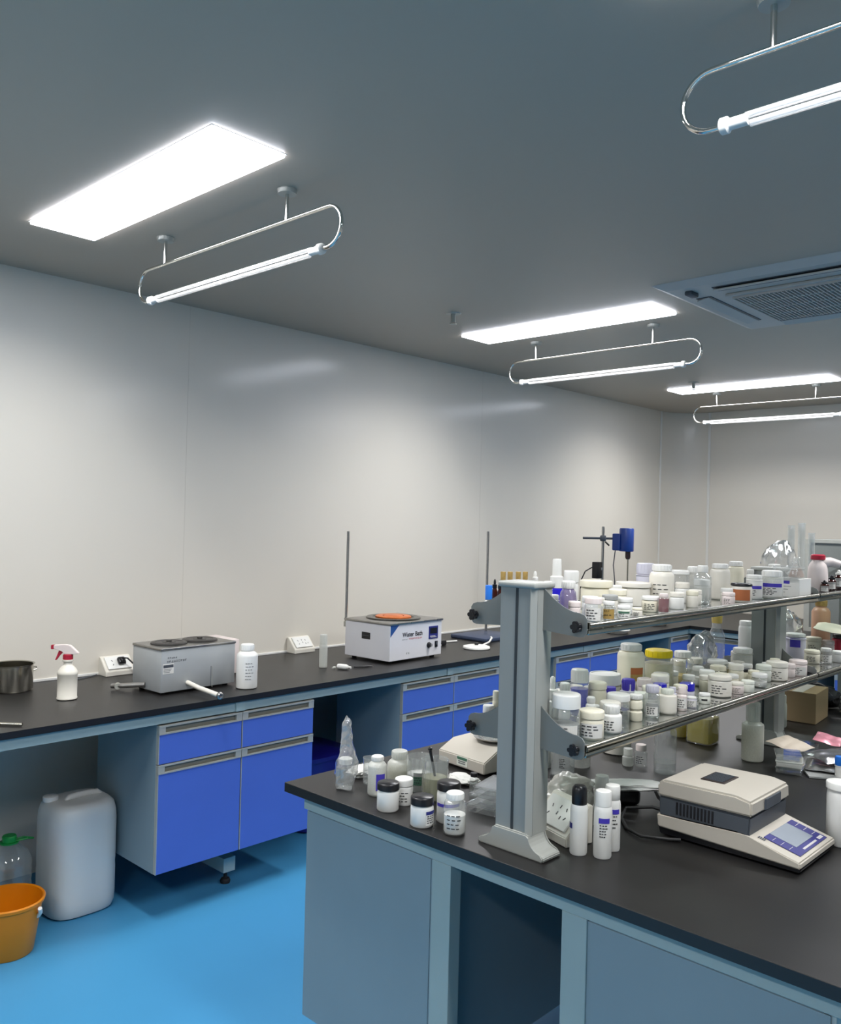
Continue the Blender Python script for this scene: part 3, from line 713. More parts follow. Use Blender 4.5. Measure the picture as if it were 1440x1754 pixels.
VESSELS = [
    (1.7526, 1.095, 1.3855, 0.0205, 0.0588, 'jar', 'clear', 'pink', 'pinkish white lidded jar at the near rail of the upper shelf', 'jar', 'bottles and jars on the upper glass shelf', {'liq': 'powder', 'lab': ('paper', None, 4, 1.0)}),
    (1.8142, 1.09, 1.3855, 0.0168, 0.047, 'vial', 'clear', 'white', 'small clear vial with gold label on the upper shelf rail', 'vial', 'bottles and jars on the upper glass shelf', {'lab': ('gold', None, 2, 0.8), 'cf': 0.18}),
    (1.8846, 1.09, 1.3855, 0.0165, 0.033, 'jar', 'mint', 'white', 'small pale jar with green and black print near upper rail', 'jar', 'bottles and jars on the upper glass shelf', {'lab': ('paper', 'green', 2, 0.9)}),
    (1.9498, 1.09, 1.3855, 0.0132, 0.0238, 'jar', 'warm', 'cream', 'short warm white jar behind the upper rail left of dark red vial', 'jar', 'bottles and jars on the upper glass shelf', {'lab': (None, None, 4, 0.9)}),
    (2.1053, 1.1, 1.3855, 0.0147, 0.0513, 'bot', 'clear', 'pink', 'small clear bottle of dark red liquid on the upper shelf', 'bottle', 'bottles and jars on the upper glass shelf', {'liq': 'wine', 'fill': 1.1, 'nk': 0.75, 'cf': 0.2, 'sh': 0.72}),
    (1.7121, 1.12, 1.3855, 0.015, 0.0495, 'jar', 'pink', 'pink', 'small pinkish jar tucked beside the upper bracket', 'jar', 'bottles and jars on the upper glass shelf', {'lab': (None, None, 4, 0.9)}),
    (2.107, 1.14, 1.3855, 0.0235, 0.0413, 'jar', 'cream', 'white', 'cream jar immediately left of the dark red vial', 'jar', 'bottles and jars on the upper glass shelf', {'lab': (None, None, 4, 0.9)}),
    (1.7603, 1.17, 1.3855, 0.0211, 0.0921, 'bot', 'violet', 'white', 'clear violet tinted round bottle with white cap by upper bracket', 'bottle', 'bottles and jars on the upper glass shelf', {'liq': 'violet', 'nk': 0.72, 'cf': 0.2, 'sh': 0.45}),
    (2.4831, 1.09, 1.3855, 0.019, 0.0384, 'jar', 'pink', 'pink', 'small pale pink jar left of the brown labelled jar', 'jar', 'bottles and jars on the upper glass shelf', {'lab': (None, None, 4, 0.9)}),
    (2.6445, 1.12, 1.3855, 0.0328, 0.0573, 'jar', 'warm', 'black', 'white jar with thin black lid and brown label', 'jar', 'bottles and jars on the upper glass shelf', {'lab': ('terra', None, 0, 0.9), 'lid': 0.14}),
    (2.7917, 1.14, 1.3855, 0.0257, 0.0781, 'bot', 'white', 'white', 'white bottle with black collar under its white cap', 'bottle', 'bottles and jars on the upper glass shelf', {'lab': ('paper', 'indigo', 4, 1.0), 'nk': 0.85, 'cf': 0.16}),
    (2.8602, 1.11, 1.3855, 0.0355, 0.0924, 'bot', 'frost', 'white', 'broad bottle with indigo banner label on the upper shelf', 'bottle', 'bottles and jars on the upper glass shelf', {'lab': ('paper', 'indigo', 5, 1.0), 'nk': 0.84, 'cf': 0.22, 'sh': 0.66, 'liq': 'powder'}),
    (1.9523, 1.17, 1.3855, 0.021, 0.0493, 'jar', 'warm', 'grey', 'white jar with plain grey lid near upper bracket', 'jar', 'bottles and jars on the upper glass shelf', {'lab': (None, None, 4, 0.9)}),
    (2.2818, 1.2, 1.3855, 0.0353, 0.1193, 'bot', 'warm', 'white', 'large white screw cap bottle behind the dark red vial', 'bottle', 'bottles and jars on the upper glass shelf', {'nk': 0.72, 'cf': 0.16, 'sh': 0.7, 'lab': (None, None, 4, 0.9)}),
    (2.4794, 1.17, 1.3855, 0.0264, 0.1136, 'bot', 'clear', 'white', 'second clear bottle with white cap and pale yellow liquid', 'bottle', 'bottles and jars on the upper glass shelf', {'nk': 0.55, 'cf': 0.18, 'sh': 0.64, 'liq': 'water'}),
    (2.5618, 1.24, 1.3855, 0.0202, 0.1045, 'bot', 'clear', 'white', 'narrow clear bottle with square white cap on upper shelf', 'bottle', 'bottles and jars on the upper glass shelf', {'nk': 0.8, 'cf': 0.18, 'sh': 0.62, 'liq': 'water'}),
    (2.5116, 1.258, 1.3855, 0.0273, 0.0934, 'jar', 'clear', 'white', 'wide clear jar with flat white lid behind the vials', 'jar', 'bottles and jars on the upper glass shelf', {'lid': 0.14, 'liq': 'water'}),
    (2.667, 1.2, 1.3855, 0.0308, 0.1135, 'bot', 'warm', 'white', 'tall white bottle in the middle of the upper shelf', 'bottle', 'bottles and jars on the upper glass shelf', {'nk': 0.75, 'cf': 0.13, 'sh': 0.76}),
    (2.9482, 1.27, 1.3855, 0.0275, 0.1125, 'bot', 'cream', 'white', 'cream bottle with white cap, tallest right of the upper shelf middle', 'bottle', 'bottles and jars on the upper glass shelf', {'nk': 0.78, 'cf': 0.15, 'sh': 0.68}),
    (2.0458, 1.27, 1.3855, 0.0431, 0.0763, 'tub', 'cream', 'cream', 'large round cream tub with lid on the upper shelf', 'tub', 'bottles and jars on the upper glass shelf', {'lid': 0.22}),
    (2.2114, 1.25, 1.3855, 0.0484, 0.0668, 'tub', 'warm', 'warm', 'widest white tub on the upper shelf under smaller bottles', 'tub', 'bottles and jars on the upper glass shelf', {'lid': 0.18}),
    (2.0236, 1.19, 1.3855, 0.0248, 0.0598, 'jar', 'cream', 'cream', 'cream jar standing between the two big tubs', 'jar', 'bottles and jars on the upper glass shelf', {'lab': (None, None, 4, 0.9)}),
    (2.4325, 1.335, 1.3855, 0.0281, 0.1128, 'bot', 'lilac', 'lilac', 'lilac white bottle behind the widest tub', 'bottle', 'bottles and jars on the upper glass shelf', {'nk': 0.9, 'cf': 0.3, 'sh': 0.6}),
    (1.8857, 1.29, 1.3855, 0.0206, 0.1366, 'pump', 'cobalt', 'white', 'cobalt blue bottle with tall white spray top', 'spray bottle', 'bottles and jars on the upper glass shelf', {'nk': 0.8, 'cf': 0.55, 'sh': 0.38, 'turn': 0}),
    (1.9537, 1.29, 1.3855, 0.0203, 0.1042, 'jar', 'white', 'white', 'white lidded jar behind the violet tinted bottle', 'jar', 'bottles and jars on the upper glass shelf', {'lid': 0.3}),
    (1.8492, 1.292, 1.3855, 0.0121, 0.0798, 'bot', 'white', 'white', 'small white capped bottle beside the near post top', 'bottle', 'bottles and jars on the upper glass shelf', {'nk': 0.85}),
    (1.7739, 1.22, 1.3855, 0.0122, 0.054, 'bot', 'white', 'white', 'short white bottle in front of the cobalt spray bottle', 'bottle', 'bottles and jars on the upper glass shelf', {'nk': 0.9}),
    (1.7291, 1.345, 1.3855, 0.0081, 0.1042, 'vial', 'amber', 'gold', 'gold capped vial behind the near post, first from the left', 'vial', 'bottles and jars on the upper glass shelf', {'cf': 0.2}),
    (1.758, 1.345, 1.3855, 0.0082, 0.1034, 'vial', 'amber', 'gold', 'gold capped vial behind the near post, second from the left', 'vial', 'bottles and jars on the upper glass shelf', {'cf': 0.2}),
    (1.7924, 1.345, 1.3855, 0.0083, 0.1025, 'vial', 'amber', 'gold', 'gold capped vial behind the near post, third from the left', 'vial', 'bottles and jars on the upper glass shelf', {'cf': 0.2}),
    (1.8225, 1.345, 1.3855, 0.0084, 0.1017, 'vial', 'amber', 'gold', 'gold capped vial behind the near post, fourth from the left', 'vial', 'bottles and jars on the upper glass shelf', {'cf': 0.2}),
    (1.8455, 1.33, 1.3855, 0.0099, 0.1035, 'drop', 'white', 'white', 'white pointed dropper seen over the near post cap', 'dropper bottle', 'bottles and jars on the upper glass shelf', {}),
    (1.6853, 1.355, 1.3855, 0.0109, 0.071, 'vial', 'frost', 'sky', 'bright blue capped vial at the left upper bracket', 'vial', 'bottles and jars on the upper glass shelf', {'cf': 0.5}),
    (1.7212, 1.365, 1.3855, 0.0074, 0.0839, 'drop', 'amber', 'black', 'black dropper bottle left of the near post', 'dropper bottle', 'bottles and jars on the upper glass shelf', {}),
    (1.6982, 1.33, 1.3855, 0.0065, 0.0856, 'drop', 'amber', 'black', 'black dropper bottle touching the near post', 'dropper bottle', 'bottles and jars on the upper glass shelf', {}),
    (3.1847, 1.228, 1.3855, 0.0235, 0.0999, 'bot', 'white', 'white', 'white bottle cap rising behind the indigo banner bottle', 'bottle', 'bottles and jars on the upper glass shelf', {'nk': 0.85, 'cf': 0.2}),
    (3.0628, 1.266, 1.3855, 0.0136, 0.0817, 'bot', 'white', 'white', 'slim white bottle behind the black collared bottle', 'bottle', 'bottles and jars on the upper glass shelf', {'nk': 0.85}),
    (3.3213, 1.096, 1.3855, 0.015, 0.045, 'drop', 'amber', 'black', 'brown dropper bottle nearest the white squeeze bottle', 'dropper bottle', 'bottles and jars on the upper glass shelf', {'lab': ('paper', 'grey', 2, 0.9)}),
    (3.4706, 1.12, 1.3855, 0.0156, 0.0578, 'drop', 'amber', 'black', 'brown dropper bottle, second along the far upper shelf', 'dropper bottle', 'bottles and jars on the upper glass shelf', {'lab': ('paper', 'grey', 2, 0.9)}),
    (3.6133, 1.14, 1.3855, 0.0161, 0.0731, 'drop', 'amber', 'white', 'brown dropper bottle with white cap at the right photo edge', 'dropper bottle', 'bottles and jars on the upper glass shelf', {'lab': ('paper', 'grey', 2, 0.9)}),
    (3.6473, 1.34, 1.3855, 0.0133, 0.2446, 'cyl', 'glass', None, 'clear measuring cylinder, left of the pair above the plastic bag', 'measuring cylinder', 'bottles and jars on the upper glass shelf', {}),
    (3.7376, 1.33, 1.3855, 0.0147, 0.2558, 'cyl', 'glass', None, 'clear measuring cylinder with dark rim above the plastic bag', 'measuring cylinder', 'bottles and jars on the upper glass shelf', {}),
    (3.8249, 1.32, 1.3855, 0.0137, 0.2148, 'cyl', 'glass', None, 'shorter clear measuring cylinder right of the pair', 'measuring cylinder', 'bottles and jars on the upper glass shelf', {}),
    (1.7649, 1.1, 1.1115, 0.0303, 0.067, 'jar', 'cream', 'cream', 'cream jar with printed paper at the near end of lower rail', 'jar', 'bottles and jars on the lower glass shelf', {'lab': ('paper', None, 4, 1.0), 'lid': 0.28}),
    (1.7039, 1.131, 1.1115, 0.034, 0.1083, 'jar', 'clear', 'white', 'large clear jar with white lid and grey powder by lower bracket', 'jar', 'bottles and jars on the lower glass shelf', {'liq': 'grey', 'fill': 0.6, 'lab': ('paper', None, 3, 0.9), 'lid': 0.3, 'l0': (0.05, 0.36)}),
    (1.8537, 1.1, 1.1115, 0.0256, 0.0665, 'bot', 'white', 'white', 'stout white bottle with black printed text behind lower rail', 'bottle', 'bottles and jars on the lower glass shelf', {'nk': 0.72, 'cf': 0.3, 'sh': 0.6, 'lab': (None, None, 4, 0.9)}),
    (1.9711, 1.15, 1.1115, 0.03, 0.0705, 'jar', 'clear', 'white', 'clear wide jar with white lid behind the printed white bottle', 'jar', 'bottles and jars on the lower glass shelf', {'lid': 0.25, 'lab': (None, None, 4, 0.9), 'liq': 'water'}),
    (2.0122, 1.123, 1.1115, 0.0174, 0.0681, 'pea', 'cream', 'white', 'small waisted cream bottle behind the lower rail', 'bottle', 'bottles and jars on the lower glass shelf', {'cf': 0.18, 'nk': 0.9}),
    (2.0831, 1.115, 1.1115, 0.02, 0.0847, 'bot', 'clear', 'lilac', 'clear bottle with lilac cap and grey headed label', 'bottle', 'bottles and jars on the lower glass shelf', {'nk': 0.8, 'cf': 0.24, 'sh': 0.55, 'lab': ('paper', 'grey', 4, 0.8), 'liq': 'water'}),
    (2.1569, 1.11, 1.1115, 0.0252, 0.0655, 'bot', 'warm', 'mint', 'plump white bottle with pale cap behind the lower rail', 'bottle', 'bottles and jars on the lower glass shelf', {'nk': 0.62, 'cf': 0.2, 'sh': 0.7}),
    (2.2211, 1.1, 1.1115, 0.0136, 0.0631, 'vial', 'pink', 'pink', 'small pink capped vial with label right of the plump bottle', 'vial', 'bottles and jars on the lower glass shelf', {'lab': ('paper', None, 4, 1.0)}),
    (2.2803, 1.1, 1.1115, 0.0139, 0.0296, 'jar', 'lilac', 'white', 'small lilac jar with printed square label', 'jar', 'bottles and jars on the lower glass shelf', {'lab': ('paper', None, 4, 1.0), 'lid': 0.12}),
    (2.3603, 1.1, 1.1115, 0.0167, 0.0292, 'jar', 'mint', 'white', 'pale jar with dark band near the lower rail', 'jar', 'bottles and jars on the lower glass shelf', {'lab': ('black', None, 0, 0.5), 'l0': (0.35, 0.5)}),
    (2.5041, 1.12, 1.1115, 0.035, 0.0612, 'jar', 'warm', 'warm', 'big warm white jar in the middle of the lower rail', 'jar', 'bottles and jars on the lower glass shelf', {'lid': 0.2, 'lab': (None, None, 4, 0.9)}),
    (2.5823, 1.1, 1.1115, 0.0196, 0.0342, 'jar', 'pink', 'warm', 'pinkish jar right of the big warm white jar', 'jar', 'bottles and jars on the lower glass shelf', {'lab': (None, None, 4, 0.9)}),
    (2.636, 1.09, 1.1115, 0.0198, 0.0346, 'jar', 'mint', 'mint', 'pale mint jar behind the lower rail', 'jar', 'bottles and jars on the lower glass shelf', {'lid': 0.3}),
    (2.7502, 1.1, 1.1115, 0.0242, 0.0423, 'jar', 'clear', 'white', 'clear lidded jar under the middle post', 'jar', 'bottles and jars on the lower glass shelf', {'lid': 0.3, 'liq': 'powder'}),
    (2.9203, 1.11, 1.1115, 0.0351, 0.0614, 'jar', 'warm', 'warm', 'wide white jar with rounded lid left of the joint', 'jar', 'bottles and jars on the lower glass shelf', {'lid': 0.28, 'lab': (None, None, 4, 0.9)}),
    (3.0711, 1.096, 1.1115, 0.0302, 0.0529, 'jar', 'pink', 'pink', 'pinkish white jar closest to the lower rail joint', 'jar', 'bottles and jars on the lower glass shelf', {'lid': 0.25, 'lab': ('paper', None, 4, 1.0)}),
    (1.8731, 1.17, 1.1115, 0.0132, 0.0719, 'bot', 'white', 'white', 'small white bottle with a black tip between front jars', 'bottle', 'bottles and jars on the lower glass shelf', {'nk': 0.7}),
    (1.7409, 1.22, 1.1115, 0.0142, 0.0968, 'jar', 'white', 'white', 'small white jar against the near post, lower shelf', 'jar', 'bottles and jars on the lower glass shelf', {}),
    (1.8786, 1.29, 1.1115, 0.0167, 0.105, 'drop', 'white', 'white', 'white dropper with pale nipple beside the near post', 'dropper bottle', 'bottles and jars on the lower glass shelf', {'cf': 0.55}),
    (1.8846, 1.256, 1.1115, 0.0151, 0.0927, 'bot', 'white', 'white', 'white bottle with black label left of the blue one', 'bottle', 'bottles and jars on the lower glass shelf', {'nk': 0.8, 'cf': 0.22, 'lab': ('black', None, 0, 0.9), 'l0': (0.3, 0.75)}),
    (1.9434, 1.25, 1.1115, 0.0245, 0.1224, 'bot', 'clear', 'white', 'clear bottle of deep blue liquid on the lower shelf', 'bottle', 'bottles and jars on the lower glass shelf', {'nk': 0.86, 'cf': 0.28, 'sh': 0.62, 'liq': 'bluel', 'fill': 1.0, 'ribs': True}),
    (2.152, 1.3, 1.1115, 0.0432, 0.0809, 'tub', 'cream', 'white', 'wide flat cream tub on the lower shelf', 'tub', 'bottles and jars on the lower glass shelf', {'lid': 0.35}),
    (1.9866, 1.222, 1.1115, 0.0247, 0.0875, 'jar', 'cream', 'cream', 'stacked looking cream jar in front of the flat tub', 'jar', 'bottles and jars on the lower glass shelf', {'lid': 0.2}),
    (2.0309, 1.21, 1.1115, 0.0156, 0.0711, 'jar', 'lilac', 'indigo', 'small jar with indigo lid in front of the flat tub', 'jar', 'bottles and jars on the lower glass shelf', {'lid': 0.45}),
    (2.1425, 1.22, 1.1115, 0.0194, 0.0781, 'sq', 'lilac', 'indigo', 'white bottle with square indigo cap', 'bottle', 'bottles and jars on the lower glass shelf', {'nk': 0.86, 'cf': 0.4, 'sh': 0.5}),
    (2.3124, 1.31, 1.1115, 0.0401, 0.1503, 'bot', 'cream', 'white', 'tall white bottle with gold label on the lower shelf', 'bottle', 'bottles and jars on the lower glass shelf', {'nk': 0.72, 'cf': 0.13, 'sh': 0.76, 'lab': ('gold', 'terra', 0, 0.5), 'l0': (0.3, 0.56), 'turn': 0.5, 'bh': 0.5}),
    (2.4653, 1.3, 1.1115, 0.0453, 0.1195, 'bot', 'clear', 'yellow', 'frosted jar with yellow screw lid', 'jar', 'bottles and jars on the lower glass shelf', {'nk': 0.86, 'cf': 0.19, 'sh': 0.66, 'liq': 'cliq', 'fill': 1.05}),
    (2.6245, 1.3, 1.1115, 0.0359, 0.1003, 'bot', 'clear', 'white', 'frosted bottle with round white cap right of the yellow lid', 'bottle', 'bottles and jars on the lower glass shelf', {'nk': 0.7, 'cf': 0.2, 'sh': 0.62, 'liq': 'ochre', 'fill': 0.4}),
    (2.2467, 1.18, 1.1115, 0.0198, 0.0586, 'jar', 'lilac', 'cobalt', 'small jar with cobalt blue lid, left of the pair', 'jar', 'bottles and jars on the lower glass shelf', {'lid': 0.5}),
    (2.3939, 1.17, 1.1115, 0.0223, 0.0438, 'jar', 'lilac', 'cobalt', 'small jar with cobalt blue lid, right of the pair', 'jar', 'bottles and jars on the lower glass shelf', {'lid': 0.5}),
    (2.2646, 1.15, 1.1115, 0.0123, 0.0503, 'vial', 'lilac', 'lilac', 'tiny lilac capped vial between the cobalt lidded jars', 'vial', 'bottles and jars on the lower glass shelf', {}),
    (2.1236, 1.17, 1.1115, 0.019, 0.051, 'jar', 'mint', 'mint', 'pale green lidded jar behind the waisted bottle', 'jar', 'bottles and jars on the lower glass shelf', {'lid': 0.3}),
    (2.2151, 1.21, 1.1115, 0.0214, 0.0726, 'jar', 'pink', 'pink', 'pale pink jar behind the lilac capped bottle', 'jar', 'bottles and jars on the lower glass shelf', {'lid': 0.3}),
    (2.6119, 1.24, 1.1115, 0.0204, 0.06, 'bot', 'clear', 'white', 'slim clear bottle with ribbed white cap behind cobalt lid', 'bottle', 'bottles and jars on the lower glass shelf', {'nk': 0.8, 'liq': 'powder'}),
    (2.7871, 1.256, 1.1115, 0.0332, 0.0615, 'jar', 'clear', 'white', 'tall lidded clear jar in front of the foil bag', 'jar', 'bottles and jars on the lower glass shelf', {'lid': 0.2, 'liq': 'cliq'}),
    (2.5888, 1.2, 1.1115, 0.0238, 0.0564, 'jar', 'warm', 'white', 'white jar left of the tall lidded clear jar', 'jar', 'bottles and jars on the lower glass shelf', {'lid': 0.25, 'lab': (None, None, 4, 0.9)}),
    (2.833, 1.232, 1.1115, 0.0177, 0.0495, 'vial', 'clear', 'white', 'clear vial of amber liquid on the lower shelf', 'vial', 'bottles and jars on the lower glass shelf', {'liq': 'ochre', 'fill': 1}),
    (2.9744, 1.25, 1.1115, 0.0327, 0.0849, 'bot', 'frost', 'white', 'frosted bottle with broad white cap left of the middle post', 'bottle', 'bottles and jars on the lower glass shelf', {'nk': 0.92, 'cf': 0.2, 'sh': 0.7}),
    (3.2249, 1.345, 1.1115, 0.0265, 0.1535, 'tall', 'white', 'white', 'tall slim white canister beside the middle post', 'bottle', 'bottles and jars on the lower glass shelf', {'cf': 0.12}),
    (2.6776, 1.16, 1.1115, 0.0222, 0.0389, 'jar', 'cream', 'white', 'cream jar with white lid behind the pinkish jar', 'jar', 'bottles and jars on the lower glass shelf', {'lid': 0.3}),
    (2.8139, 1.18, 1.1115, 0.0232, 0.0405, 'jar', 'cream', 'black', 'cream jar with a black lid near the middle post', 'jar', 'bottles and jars on the lower glass shelf', {'lid': 0.25}),
    (2.863, 1.132, 1.1115, 0.0251, 0.0534, 'jar', 'mint', 'mint', 'pale jar in front of the middle post', 'jar', 'bottles and jars on the lower glass shelf', {'lid': 0.3}),
    (3.0126, 1.106, 1.1115, 0.0219, 0.0457, 'jar', 'pink', 'pink', 'small pink lidded jar between two wide white jars', 'jar', 'bottles and jars on the lower glass shelf', {'lid': 0.35}),
    (1.7053, 1.34, 1.1115, 0.0088, 0.082, 'tall', 'cream', 'cream', 'slim cream tube standing left of the near post', 'bottle', 'bottles and jars on the lower glass shelf', {'cf': 0.3}),
    (1.6812, 1.343, 1.1115, 0.0145, 0.0489, 'jar', 'white', 'white', 'white capped jar at the left lower bracket', 'jar', 'bottles and jars on the lower glass shelf', {'lid': 0.4}),
    (3.4401, 1.24, 1.1115, 0.0385, 0.1001, 'bot', 'lilac', 'white', 'white bottle with square indigo label behind the rail joint', 'bottle', 'bottles and jars on the lower glass shelf', {'nk': 0.9, 'cf': 0.12, 'lab': (None, 'indigo', 0, 0.5), 'bh': 1.0, 'l0': (0.5, 0.85)}),
    (3.3917, 1.16, 1.1115, 0.0287, 0.0501, 'jar', 'cream', 'cream', 'cream jar right of the indigo square bottle', 'jar', 'bottles and jars on the lower glass shelf', {'lid': 0.25, 'lab': (None, None, 4, 0.9)}),
    (3.6724, 1.25, 1.1115, 0.031, 0.0654, 'jar', 'cream', 'cream', 'taller cream jar under the torn white pouch', 'jar', 'bottles and jars on the lower glass shelf', {'lid': 0.25, 'lab': (None, None, 4, 0.9)}),
    (3.4353, 1.124, 1.1115, 0.0221, 0.0574, 'bot', 'clear', 'white', 'small clear bottle on the far lower shelf', 'bottle', 'bottles and jars on the lower glass shelf', {'nk': 0.8, 'lab': ('paper', None, 4, 1.0)}),
    (3.7051, 1.204, 1.1115, 0.0238, 0.0542, 'jar', 'pink', 'pink', 'pale jar under the pouch on the far shelf', 'jar', 'bottles and jars on the lower glass shelf', {'lid': 0.3}),
    (3.5044, 1.1, 1.1115, 0.0245, 0.043, 'jar', 'white', 'white', 'white jar at the photo edge, far lower shelf', 'jar', 'bottles and jars on the lower glass shelf', {'lid': 0.3}),
    (3.8201, 1.2, 1.1115, 0.0268, 0.0696, 'bot', 'red', 'black', 'dark red bottle at the photo edge, far lower shelf', 'bottle', 'bottles and jars on the lower glass shelf', {'nk': 0.8}),
    (1.6094, 1.6161, 0.8505, 0.03, 0.072, 'jar', 'white', 'black', 'white jar with black lid, leftmost at the island edge', 'jar', 'containers standing on the island worktop', {'lid': 0.26}),
    (1.5921, 1.4769, 0.8505, 0.03, 0.0729, 'jar', 'white', 'black', 'white jar with black lid and dark framed label', 'jar', 'containers standing on the island worktop', {'lid': 0.28, 'lab': ('paper', 'navy', 4, 0.55), 'turn': 0.9, 'bh': 0.25}),
    (1.6627, 1.4515, 0.8505, 0.0305, 0.0998, 'jar', 'white', 'black', 'white jar with black lid and indigo stripe, standing behind', 'jar', 'containers standing on the island worktop', {'lid': 0.2, 'lab': (None, 'indigo', 0, 1.2), 'l0': (0.42, 0.5), 'bh': 1}),
    (1.6097, 1.3834, 0.8505, 0.0279, 0.1004, 'bot', 'glass', 'white', 'clear pill bottle of white powder with white and black cap', 'bottle', 'containers standing on the island worktop', {'nk': 0.74, 'cf': 0.16, 'sh': 0.66, 'liq': 'powder', 'fill': 0.75, 'lab': (None, None, 4, 0.9)}),
    (1.673, 1.6204, 0.8505, 0.0252, 0.0688, 'jar', 'white', 'white', 'white lidded jar behind the leftmost black lidded jar', 'jar', 'containers standing on the island worktop', {'lid': 0.26, 'lab': (None, None, 4, 0.9)}),
    (1.6731, 1.7252, 0.8505, 0.0259, 0.1072, 'bot', 'frost', 'white', 'white bottle with indigo square label behind the black lidded jar', 'bottle', 'containers standing on the island worktop', {'nk': 0.62, 'cf': 0.12, 'sh': 0.72, 'liq': 'powder', 'fill': 1.1, 'lab': ('indigo', None, 0, 0.5), 'turn': 0.4, 'l0': (0.16, 0.58)}),
    (1.7285, 1.8102, 0.8505, 0.0219, 0.0739, 'beak', 'glass', None, 'slim clear beaker beside the indigo labelled bottle', 'beaker', 'containers standing on the island worktop', {}),
    (1.7794, 1.7442, 0.8505, 0.0353, 0.0994, 'bot', 'frost', 'frost', 'frosted wide bottle with translucent cap among the beakers', 'bottle', 'containers standing on the island worktop', {'nk': 0.62, 'cf': 0.22, 'sh': 0.56, 'liq': 'cliq', 'fill': 0.9}),
    (1.7849, 1.6704, 0.8505, 0.0363, 0.0981, 'beak', 'glass', None, 'glass beaker of white powder with grey green label', 'beaker', 'containers standing on the island worktop', {'liq': 'powder', 'fill': 0.5, 'lab': ('green', 'grey', 3, 0.45)}),
    (1.7656, 1.5944, 0.8505, 0.0353, 0.1092, 'beak', 'glass', None, 'glass beaker holding a black handled spatula', 'beaker', 'containers standing on the island worktop', {'liq': 'cliq', 'fill': 0.55}),
    (1.8928, 1.5588, 0.8505, 0.0124, 0.0533, 'vial', 'glass', 'black', 'small clear glass vial standing before the electronic balance', 'vial', 'containers standing on the island worktop', {'cf': 0.2}),
    (1.7262, 1.1031, 0.8505, 0.0204, 0.1582, 'tall', 'white', 'black', 'white aerosol can with black domed cap', 'spray can', 'containers standing on the island worktop', {'cf': 0.28, 'dome': True, 'lab': ('navy', None, 0, 0.35), 'turn': -1.15, 'l0': (0.38, 0.46)}),
    (1.7498, 1.0536, 0.8505, 0.0209, 0.1524, 'tall', 'white', 'white', 'white spray can with blue header, nearest of the pair', 'spray can', 'containers standing on the island worktop', {'cf': 0.23, 'lab': (None, 'indigo', 5, 0.62), 'l0': (0.28, 0.62), 'turn': 0.15, 'bh': 0.24}),
    (1.8047, 1.0621, 0.8505, 0.0193, 0.1518, 'tall', 'white', 'white', 'white spray can with blue header, standing behind the other', 'spray can', 'containers standing on the island worktop', {'cf': 0.22, 'lab': (None, 'indigo', 4, 0.6), 'l0': (0.3, 0.66), 'turn': 0.3, 'bh': 0.22}),
    (1.9171, 1.1598, 0.8505, 0.0192, 0.1303, 'tall', 'frost', 'white', 'frosted bottle behind the pair of spray cans', 'bottle', 'containers standing on the island worktop', {'cf': 0.25}),
    (2.494, 1.3697, 0.8505, 0.0204, 0.0676, 'vial', 'glass', 'pink', 'clear vial with pinkish cap under the lower shelf', 'vial', 'containers standing on the island worktop', {'cf': 0.28, 'lab': (None, None, 4, 0.9)}),
    (2.4664, 1.3997, 0.8505, 0.0177, 0.0538, 'vial', 'frost', 'frost', 'small frosted tube left of the pink capped vial', 'vial', 'containers standing on the island worktop', {'cf': 0.4}),
    (2.4811, 1.2801, 0.8505, 0.0344, 0.1726, 'bot', 'glass', 'white', 'clear rounded bottle behind the moisture analyser', 'bottle', 'containers standing on the island worktop', {'nk': 0.6, 'cf': 0.1, 'sh': 0.7, 'liq': 'water', 'fill': 0.3}),
    (2.9328, 1.3701, 0.8505, 0.0477, 0.1241, 'sq', 'clear', 'white', 'square bottle of yellow liquid under the lower shelf', 'bottle', 'containers standing on the island worktop', {'nk': 0.5, 'cf': 0.12, 'sh': 0.78, 'liq': 'yliq', 'fill': 1.0}),
    (2.9541, 1.4676, 0.8505, 0.0362, 0.0979, 'bot', 'clear', 'white', 'round bottle of yellow liquid behind the square one', 'bottle', 'containers standing on the island worktop', {'nk': 0.5, 'cf': 0.12, 'sh': 0.78, 'liq': 'yliq', 'fill': 1.0}),
    (2.8354, 1.1519, 0.8505, 0.0347, 0.1914, 'bot', 'frost', 'frost', 'milky bottle with sloping shoulders by the middle post foot', 'bottle', 'containers standing on the island worktop', {'nk': 0.6, 'cf': 0.32, 'sh': 0.6, 'liq': 'cliq', 'fill': 0.95}),
    (2.345, 1.4996, 0.8505, 0.0332, 0.0986, 'tub', 'frost', 'white', 'small frosted tub in the shadow under the lower shelf', 'tub', 'containers standing on the island worktop', {}),
    (2.2216, 1.4822, 0.8505, 0.0355, 0.1035, 'beak', 'glass', None, 'clear beaker with printed scale under the lower shelf', 'beaker', 'containers standing on the island worktop', {'lab': (None, None, 6, 0.35)}),
    (2.5785, 1.5061, 0.8505, 0.0491, 0.0966, 'tub', 'warm', 'warm', 'wide white bowl shaped tub under the lower shelf', 'tub', 'containers standing on the island worktop', {}),
    (2.2516, 1.5657, 0.8505, 0.0183, 0.0909, 'tall', 'white', 'white', 'slim white bottle in the shade right of the near post', 'bottle', 'containers standing on the island worktop', {}),
    (3.2154, 1.2583, 0.8505, 0.0324, 0.097, 'jar', 'cliq', 'frost', 'milky jar standing before the middle post', 'jar', 'containers standing on the island worktop', {'lid': 0.3}),
    (3.4009, 1.2777, 0.8505, 0.0249, 0.1232, 'tall', 'warm', 'warm', 'plain white cylinder beside the middle post foot', 'bottle', 'containers standing on the island worktop', {}),
    (2.2512, 0.6951, 0.8505, 0.0328, 0.1509, 'tub', 'white', 'white', 'white plastic tub cut by the right edge of the photo', 'tub', 'containers standing on the island worktop', {'lid': 0.1}),
